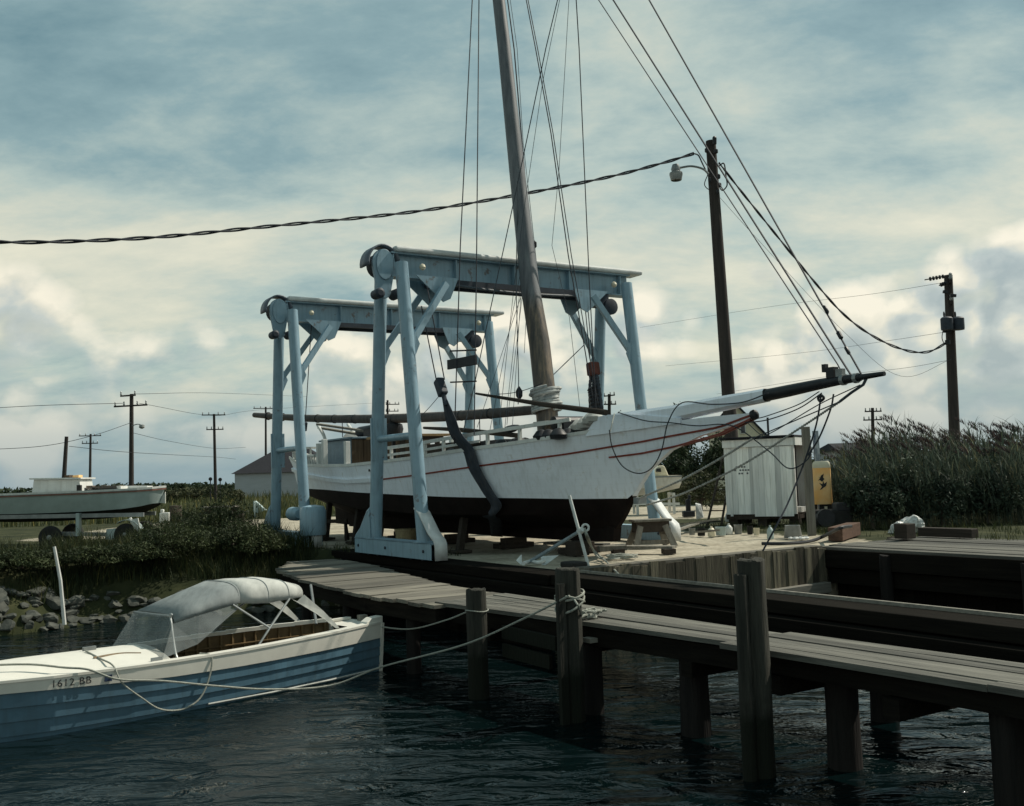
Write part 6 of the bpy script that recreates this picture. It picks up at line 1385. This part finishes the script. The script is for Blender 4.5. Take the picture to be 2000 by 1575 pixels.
def field_things():
    c = bp(430, 46); t = thing('picnic_table', c, 'low weathered picnic table standing in the field behind the grass clump', 'table'); 
    MB().box(c+UP*.62, (1.5, .7, .06)).build('tabletop', m_greywood, t)
    for x in (-.6, .6): MB().beam(c+Vector((x-.15, 0, 0)), c+Vector((x+.1, 0, .6)), .08, .3).build('leg', m_darkwood, t)
    for y in (-.6, .6): MB().box(c+Vector((0, y, .36)), (1.5, .22, .05)).build('seat', m_greywood, t)
    c = bp(343, 44); mb = MB(); mb.lathe([(.24, 0), (.25, .02), (.25, .75), (.235, .78), (.03, .79)], c, 16); tag(mb.build('oil_drum', m_darkwood, smooth=True, base=c), 'dark drum standing in the field right of the trailered boat', 'drum')
    c = bp(322, 45); mb = MB(); mb.box(c+UP*.25, (.42, .3, .45)); mb.box(c+Vector((-.12, 0, .55)), (.14, .2, .14)); tag(mb.build('white_pump', m_white, base=c, bevel=.04), 'small pale object left of the dark drum in the field', 'pump')
    c = bp(497, 48); mb = MB(); mb.prism([c+UP*.2, c+Vector((.5, 0, .35)), c+Vector((.02, 0, .8))], Vector((0, .3, 0))); mb.box(c+UP*.4, (.06, .3, .8)); tag(mb.build('marker_board', m_cgrey, base=c), 'grey triangular board standing in the field left of the rear gantry', 'board')
    c = bp(468, 44); mb = MB(); mb.box(c+UP*.2, (.3, .3, .34)); mb.box(c+Vector((0, 0, .42)), (.36, .36, .05)); tag(mb.build('dark_crate', m_darkwood, base=c), 'small dark crate at the right end of the picnic table', 'crate')
    for px, y0 in ((411, 940), (430, 941)):
        c = bp(px, 92); mb = MB(); tp = at(px, y0-4, 92); mb.tube([c, tp], .05, 6); mb.lathe([(.03, -.04), (.17, -.03), (.17, .03), (.03, .04)], tp, 10, Vector((0, 1, 0))); tag(mb.build('road_sign', m_black, base=c), 'small dark round sign by the thin pole, ' + ('left' if px == 411 else 'right') + ' side of it', 'sign')
field_things()

# ------------------------------------------------------------------ plants
def bank_grass():
    r = np.random.default_rng(4); pts = []; hs = []; ws = []
    def put(s, t, h, w): 
        p = W(s, t, landz(s, t)); pts.append(p[:]); hs.append(h); ws.append(w)
    n = 0
    while n < 42000:
        t = r.uniform(-22, -.2); d = r.uniform(.45, 4.6) if r.uniform() < .86 else r.uniform(4.6, 7); s = (-3.3+.10*t+.5*nz(t, -3.3, .9))-d
        if t > -1.2 and s > -2.6: continue
        k = nz(s, t, 1.1)+nz(s, t, 3.1)*.5
        if r.uniform() > .6+.6*k: continue
        h = r.uniform(.16, .42)*(1.25+.7*k)*(1 if d < 3.0 else .6 if d < 4.6 else .3); put(s, t, max(.08, h*1.25), r.uniform(.010, .024)); n += 1
    o = blades('bank_grass', pts, hs, ws, m_grass, lean=.5, seed=2, tintlo=.45); tag(o, 'rough dark green grass covering the bank above the rocks', 'grass', kind='stuff')
    pts.clear(); hs.clear(); ws.clear()
    for cx, cy, R, k, hh in ((400, 1070, 1.5, 4600, 1.15), (350, 1085, 1.3, 2200, .7), (450, 1082, 1.1, 2200, .75), (315, 1085, 1.0, 1300, .55), (215, 1120, 1.2, 1500, .40), (130, 1122, 1.2, 1200, .38)):
        c = gz(cx, cy, 0)
        for i in range(k):
            a = r.uniform(0, 6.28); q = R*math.sqrt(r.uniform()); x, y = c.x+q*math.cos(a)*1.4, c.y+q*math.sin(a); s, t = ST((x, y)); h = hh*(1.15-.6*q/R)*r.uniform(.5, 1.15)
            pts.append((x, y, landz(s, t)-.02)); hs.append(h); ws.append(r.uniform(.008, .022))
    o = blades('tall_grass', pts, hs, ws, m_grass, lean=.45, seed=5, tintlo=.4); tag(o, 'tall dark grass clump rising on the bank before the gravel track', 'grass', kind='stuff')
    # sparse weeds round the feet of the lift and along the yard's edge
    pts, hs, ws = [], [], []
    for i in range(9000):
        if i < 2600: s, t = r.uniform(-11, -2.2), r.uniform(-1.6, .6)
        elif i < 3200: s, t = r.uniform(-4, 1.5), r.uniform(.55, 1.0)
        else: s, t = r.uniform(-3, 9), r.uniform(9.3, 13)
        if nz(s*1.3, t*2, 1.3) < .05 or (t < .12 and landz(s, t) < -.2): continue
        p = W(s, t, max(0, landz(s, t))); pts.append(p[:]); hs.append(r.uniform(.06, .26)); ws.append(r.uniform(.006, .016))
    o = blades('yard_weeds', pts, hs, ws, m_grass, lean=.6, seed=7); tag(o, 'low weeds along the edges of the sandy yard', 'weeds', kind='stuff')
    pts, hs, ws = [], [], []
    for i in range(26000):
        y = 47+110*r.uniform()**1.7; x = r.uniform(-.62, .62)*y; 
        if x > .2*y: y2 = y
        k = nz(x*.25, y*.25); pts.append((x, y, -.02)); hs.append(r.uniform(.25, .65)*(1+.6*k)*(1+y/200)); ws.append(.02+y*.0007)
    o = blades('field_grass', pts, hs, ws, m_field, lean=.4, seed=9, seg=2); tag(o, 'yellow green field of grass stretching to the horizon', 'grass', kind='stuff')
bank_grass()
def reeds():
    r = np.random.default_rng(14); st_p, st_h, st_w, lf_p, lf_h, lf_w, pl = [], [], [], [], [], [], []
    def top_h(px): return interp(px, [1600, 1640, 1680, 1720, 1800, 1880, 2000, 2200], [1.2, 1.9, 2.55, 2.9, 3.15, 2.9, 2.9, 3.0])
    lean = (-.16, .02)
    for i in range(2000):
        Y = 25.2+7.5*r.uniform()**1.1; px = r.uniform(1610, 2120)+(Y-25)*2; 
        if Y < 27 and px < 1665: continue
        p = at(px, 900, Y); x = p.x; H = top_h(px)*r.uniform(.62, 1.05)*(.90+.22*nz(x*2.1, Y*.9, 1.0)+.10*nz(x*6, 2, 1))*(.72+.28*min(1, (Y-25)/2.5)); st_p.append((x, Y, 0)); st_h.append(H); st_w.append(.016)
        for k in range(9):
            f = r.uniform(.12, .97); b = (x+lean[0]*H*f**1.8, Y, H*f*(1-.12*f)); lf_p.append(b); lf_h.append(r.uniform(.28, .6)); lf_w.append(r.uniform(.018, .04))
        if r.uniform() < .30 and H > 1.9: pl.append((x+lean[0]*H, Y, H*.88))
    root = blades('reed_bed', st_p, st_h, st_w, m_reed, lean=.06, leanvec=lean, seed=3); tag(root, 'tall dense bed of plumed reeds at the right behind the far pier', 'reeds', kind='stuff')
    blades('reed_leaves', lf_p, lf_h, lf_w, m_reed, lean=.9, leanvec=(-.15, 0), tintlo=.35, seed=6, parent=root)
    pp, hh, ww = [], [], []
    for p in pl:
        for k in range(24): f = k/24; pp.append((p[0]-.26*f+r.normal(0, .018), p[1]+r.normal(0, .018), p[2]+.16*f-.02)); hh.append(r.uniform(.10, .20)*(1.15-.6*f)); ww.append(.02)
    blades('reed_plumes', pp, hh, ww, leaf('reed_plume', (.075, .06, .058), (.03, .026, .03)), lean=.6, leanvec=(-.45, 0), seed=8, parent=root)
reeds()
def clump(name, label, cat, centre, R, n, size, m, seed, trunk=None, group=None, knobs=14):
    """foliage scattered over many small knobs through the crown, with gaps between"""
    r = np.random.default_rng(seed); c = np.array(centre, float); R = np.array(R, float)
    t = thing(name, (c[0], c[1], 0), label, cat, group)
    k = r.normal(size=(knobs, 3)); k /= np.linalg.norm(k, axis=1)[:, None]; k *= r.uniform(.35, .95, knobs)[:, None]; k[:, 2] = np.abs(k[:, 2])*1.0-.25
    kr = r.uniform(.22, .42, knobs); idx = r.integers(0, knobs, n); d = r.normal(size=(n, 3)); d /= np.linalg.norm(d, axis=1)[:, None]
    P = (k[idx]+d*(kr[idx]*r.uniform(.55, 1.05, n))[:, None])*R+c; P[:, 2] = np.maximum(P[:, 2], .05)
    leaves('crown', P, size, m, seed, parent=t, org=(c[0], c[1], 0))
    mb = MB(); b = Vector((c[0], c[1], 0)); top = Vector((c[0], c[1], c[2]))
    mb.tube([b, b.lerp(top, .5), top], [R[0]*.07, R[0]*.05, R[0]*.02], 7)
    for i in range(min(6, knobs)): e = Vector((k[i]*R*.8+c)); mb.tube([b.lerp(top, .55), e], [R[0]*.035, R[0]*.01], 5)
    mb.build('trunk', m_bark, t)
    return t
def P_(px, py, Y): return at(px, py, Y)
def trees():
    g_ = 'dark trees behind the bow'
    for i, (px, top, bot, Y, hw, lab) in enumerate(((1395, 842, 940, 47, 62, 'dark dense bush directly behind the shed ladder'), (1330, 868, 945, 52, 50, 'dark dense bush seen under the flare of the bow'), (1258, 790, 930, 66, 48, 'rounded green tree rising behind the far gantry leg'), (1318, 782, 930, 70, 44, 'green tree showing just above the white bow'), (1210, 800, 930, 72, 30, 'small green tree left of the far gantry leg'))):
        zt = P_(px, top, Y).z; k = Y/FPX; c = P_(px, 900, Y); clump('tree', lab, 'tree', (c.x, Y, zt*.50), (hw*k, hw*k*.8, zt*.54), 5200, .085*Y/50, m_treel, 30+i, group=g_, knobs=26)
    for i, (px, top, Y, hw, lab) in enumerate(((1606, 890, 34, 40, 'olive bush between the orange cabinet and the reeds'), (1650, 895, 29.5, 42, 'olive shrub at the left edge of the reeds'))):
        zt = P_(px, top, Y).z; k = Y/FPX; c = P_(px, 900, Y); clump('bush', lab, 'bush', (c.x, Y, zt*.46), (hw*k, hw*k*.7, zt*.58), 4200, .045, m_bush, 50+i, knobs=22)
    for i, (px, Y, w, h, lab) in enumerate(((1700, 25.2, .75, 1.5, 'dark bush in front of the reeds left of the white plastic bag'), (1762, 25.6, .8, 1.9, 'dark bush in front of the reeds right behind the white plastic bag'), (1838, 25.4, .9, 1.6, 'dark bush in front of the reeds near the transformer pole'), (1925, 25.8, 1.0, 1.8, 'dark bush in front of the reeds at the right edge'))):
        c = P_(px, 950, Y); clump('bush', lab, 'bush', (c.x, Y, h*.42), (w, w*.7, h*.6), 3600, .05, m_reedb, 140+i, knobs=26)
    c = P_(355, 945, 110); clump('tree', 'small round dark tree standing alone on the horizon at left', 'tree', (c.x, 110, 1.2), (1.0, 1.0, 1.3), 900, .15, m_treel, 60)
    for i, (px, hw, h, Y, lab) in enumerate(((375, 75, 1.5, 105, 'low brown green thicket on the horizon left of the grey house'), (325, 40, 1.2, 108, 'low thicket on the horizon right of the trailered boat bow'), (455, 22, 1.3, 100, 'dark low bush at the left corner of the grey house'))):
        c = P_(px, 950, Y); clump('thicket', lab, 'bush', (c.x, Y, h*.35), (hw*Y/FPX, 2, h*.75), 2600, .16, m_bush, 70+i, knobs=30)
    for i, (px, py, w, h, lab) in enumerate(((400, 1072, 1.25, 1.5, 'largest leafy bush on the bank, just left of the rear gantry foot'), (335, 1102, 1.05, .85, 'leafy bush on the bank behind the canopy of the motor boat'), (466, 1102, .9, .85, 'leafy bush on the bank at the shore end of the boardwalk'), (268, 1136, .75, .45, 'low leafy bush on the bank left of the motor boat canopy'), (165, 1144, .8, .38, 'low leafy bush on the bank right of the white stake'), (528, 1082, .55, .30, 'small leafy bush below the rear gantry foot'), (40, 1140, .9, .42, 'low leafy bush on the bank left of the white stake'))):
        c = ground_hit(px, py); clump('bush', lab, 'bush', (c.x, c.y, max(0, c.z)+h*.36), (w, w*.75, h*.75), int(5200*w), .034, m_grassb, 110+i, knobs=34)
    c = P_(1368, 985, 40); clump('bush', 'yellowish bush behind the ladder beneath the chains', 'bush', (c.x, 40, .6), (1.3, .8, .95), 2600, .06, m_bush, 80)
    r = np.random.default_rng(44); P = []
    for i in range(16000):
        x = r.uniform(-330, 330); hh = 2.1+1.6*nz(x*.05, 3, 1)+.6*nz(x*.4, 1, 1); P.append((x, 320+r.uniform(-8, 8), r.uniform(0, 1)**.8*max(.6, hh)))
    o = leaves('far_tree_line', P, .75, m_treel, 90); tag(o, 'low dark line of scrub and trees along the whole horizon', 'tree line', kind='stuff')
    P = []
    for i in range(9000):
        x = r.uniform(17, 75); hh = 2.3+.9*nz(x*.3, 3, 1)+.4*nz(x*1.3, 1, 1); P.append((x, 62+r.uniform(-3, 3)+.1*x, r.uniform(0, 1)**.8*max(.6, hh)))
    o = leaves('marsh_scrub', P, .12, m_bush, 91); tag(o, 'dark marsh scrub behind the shed and reeds on the right', 'scrub', kind='stuff')
trees()
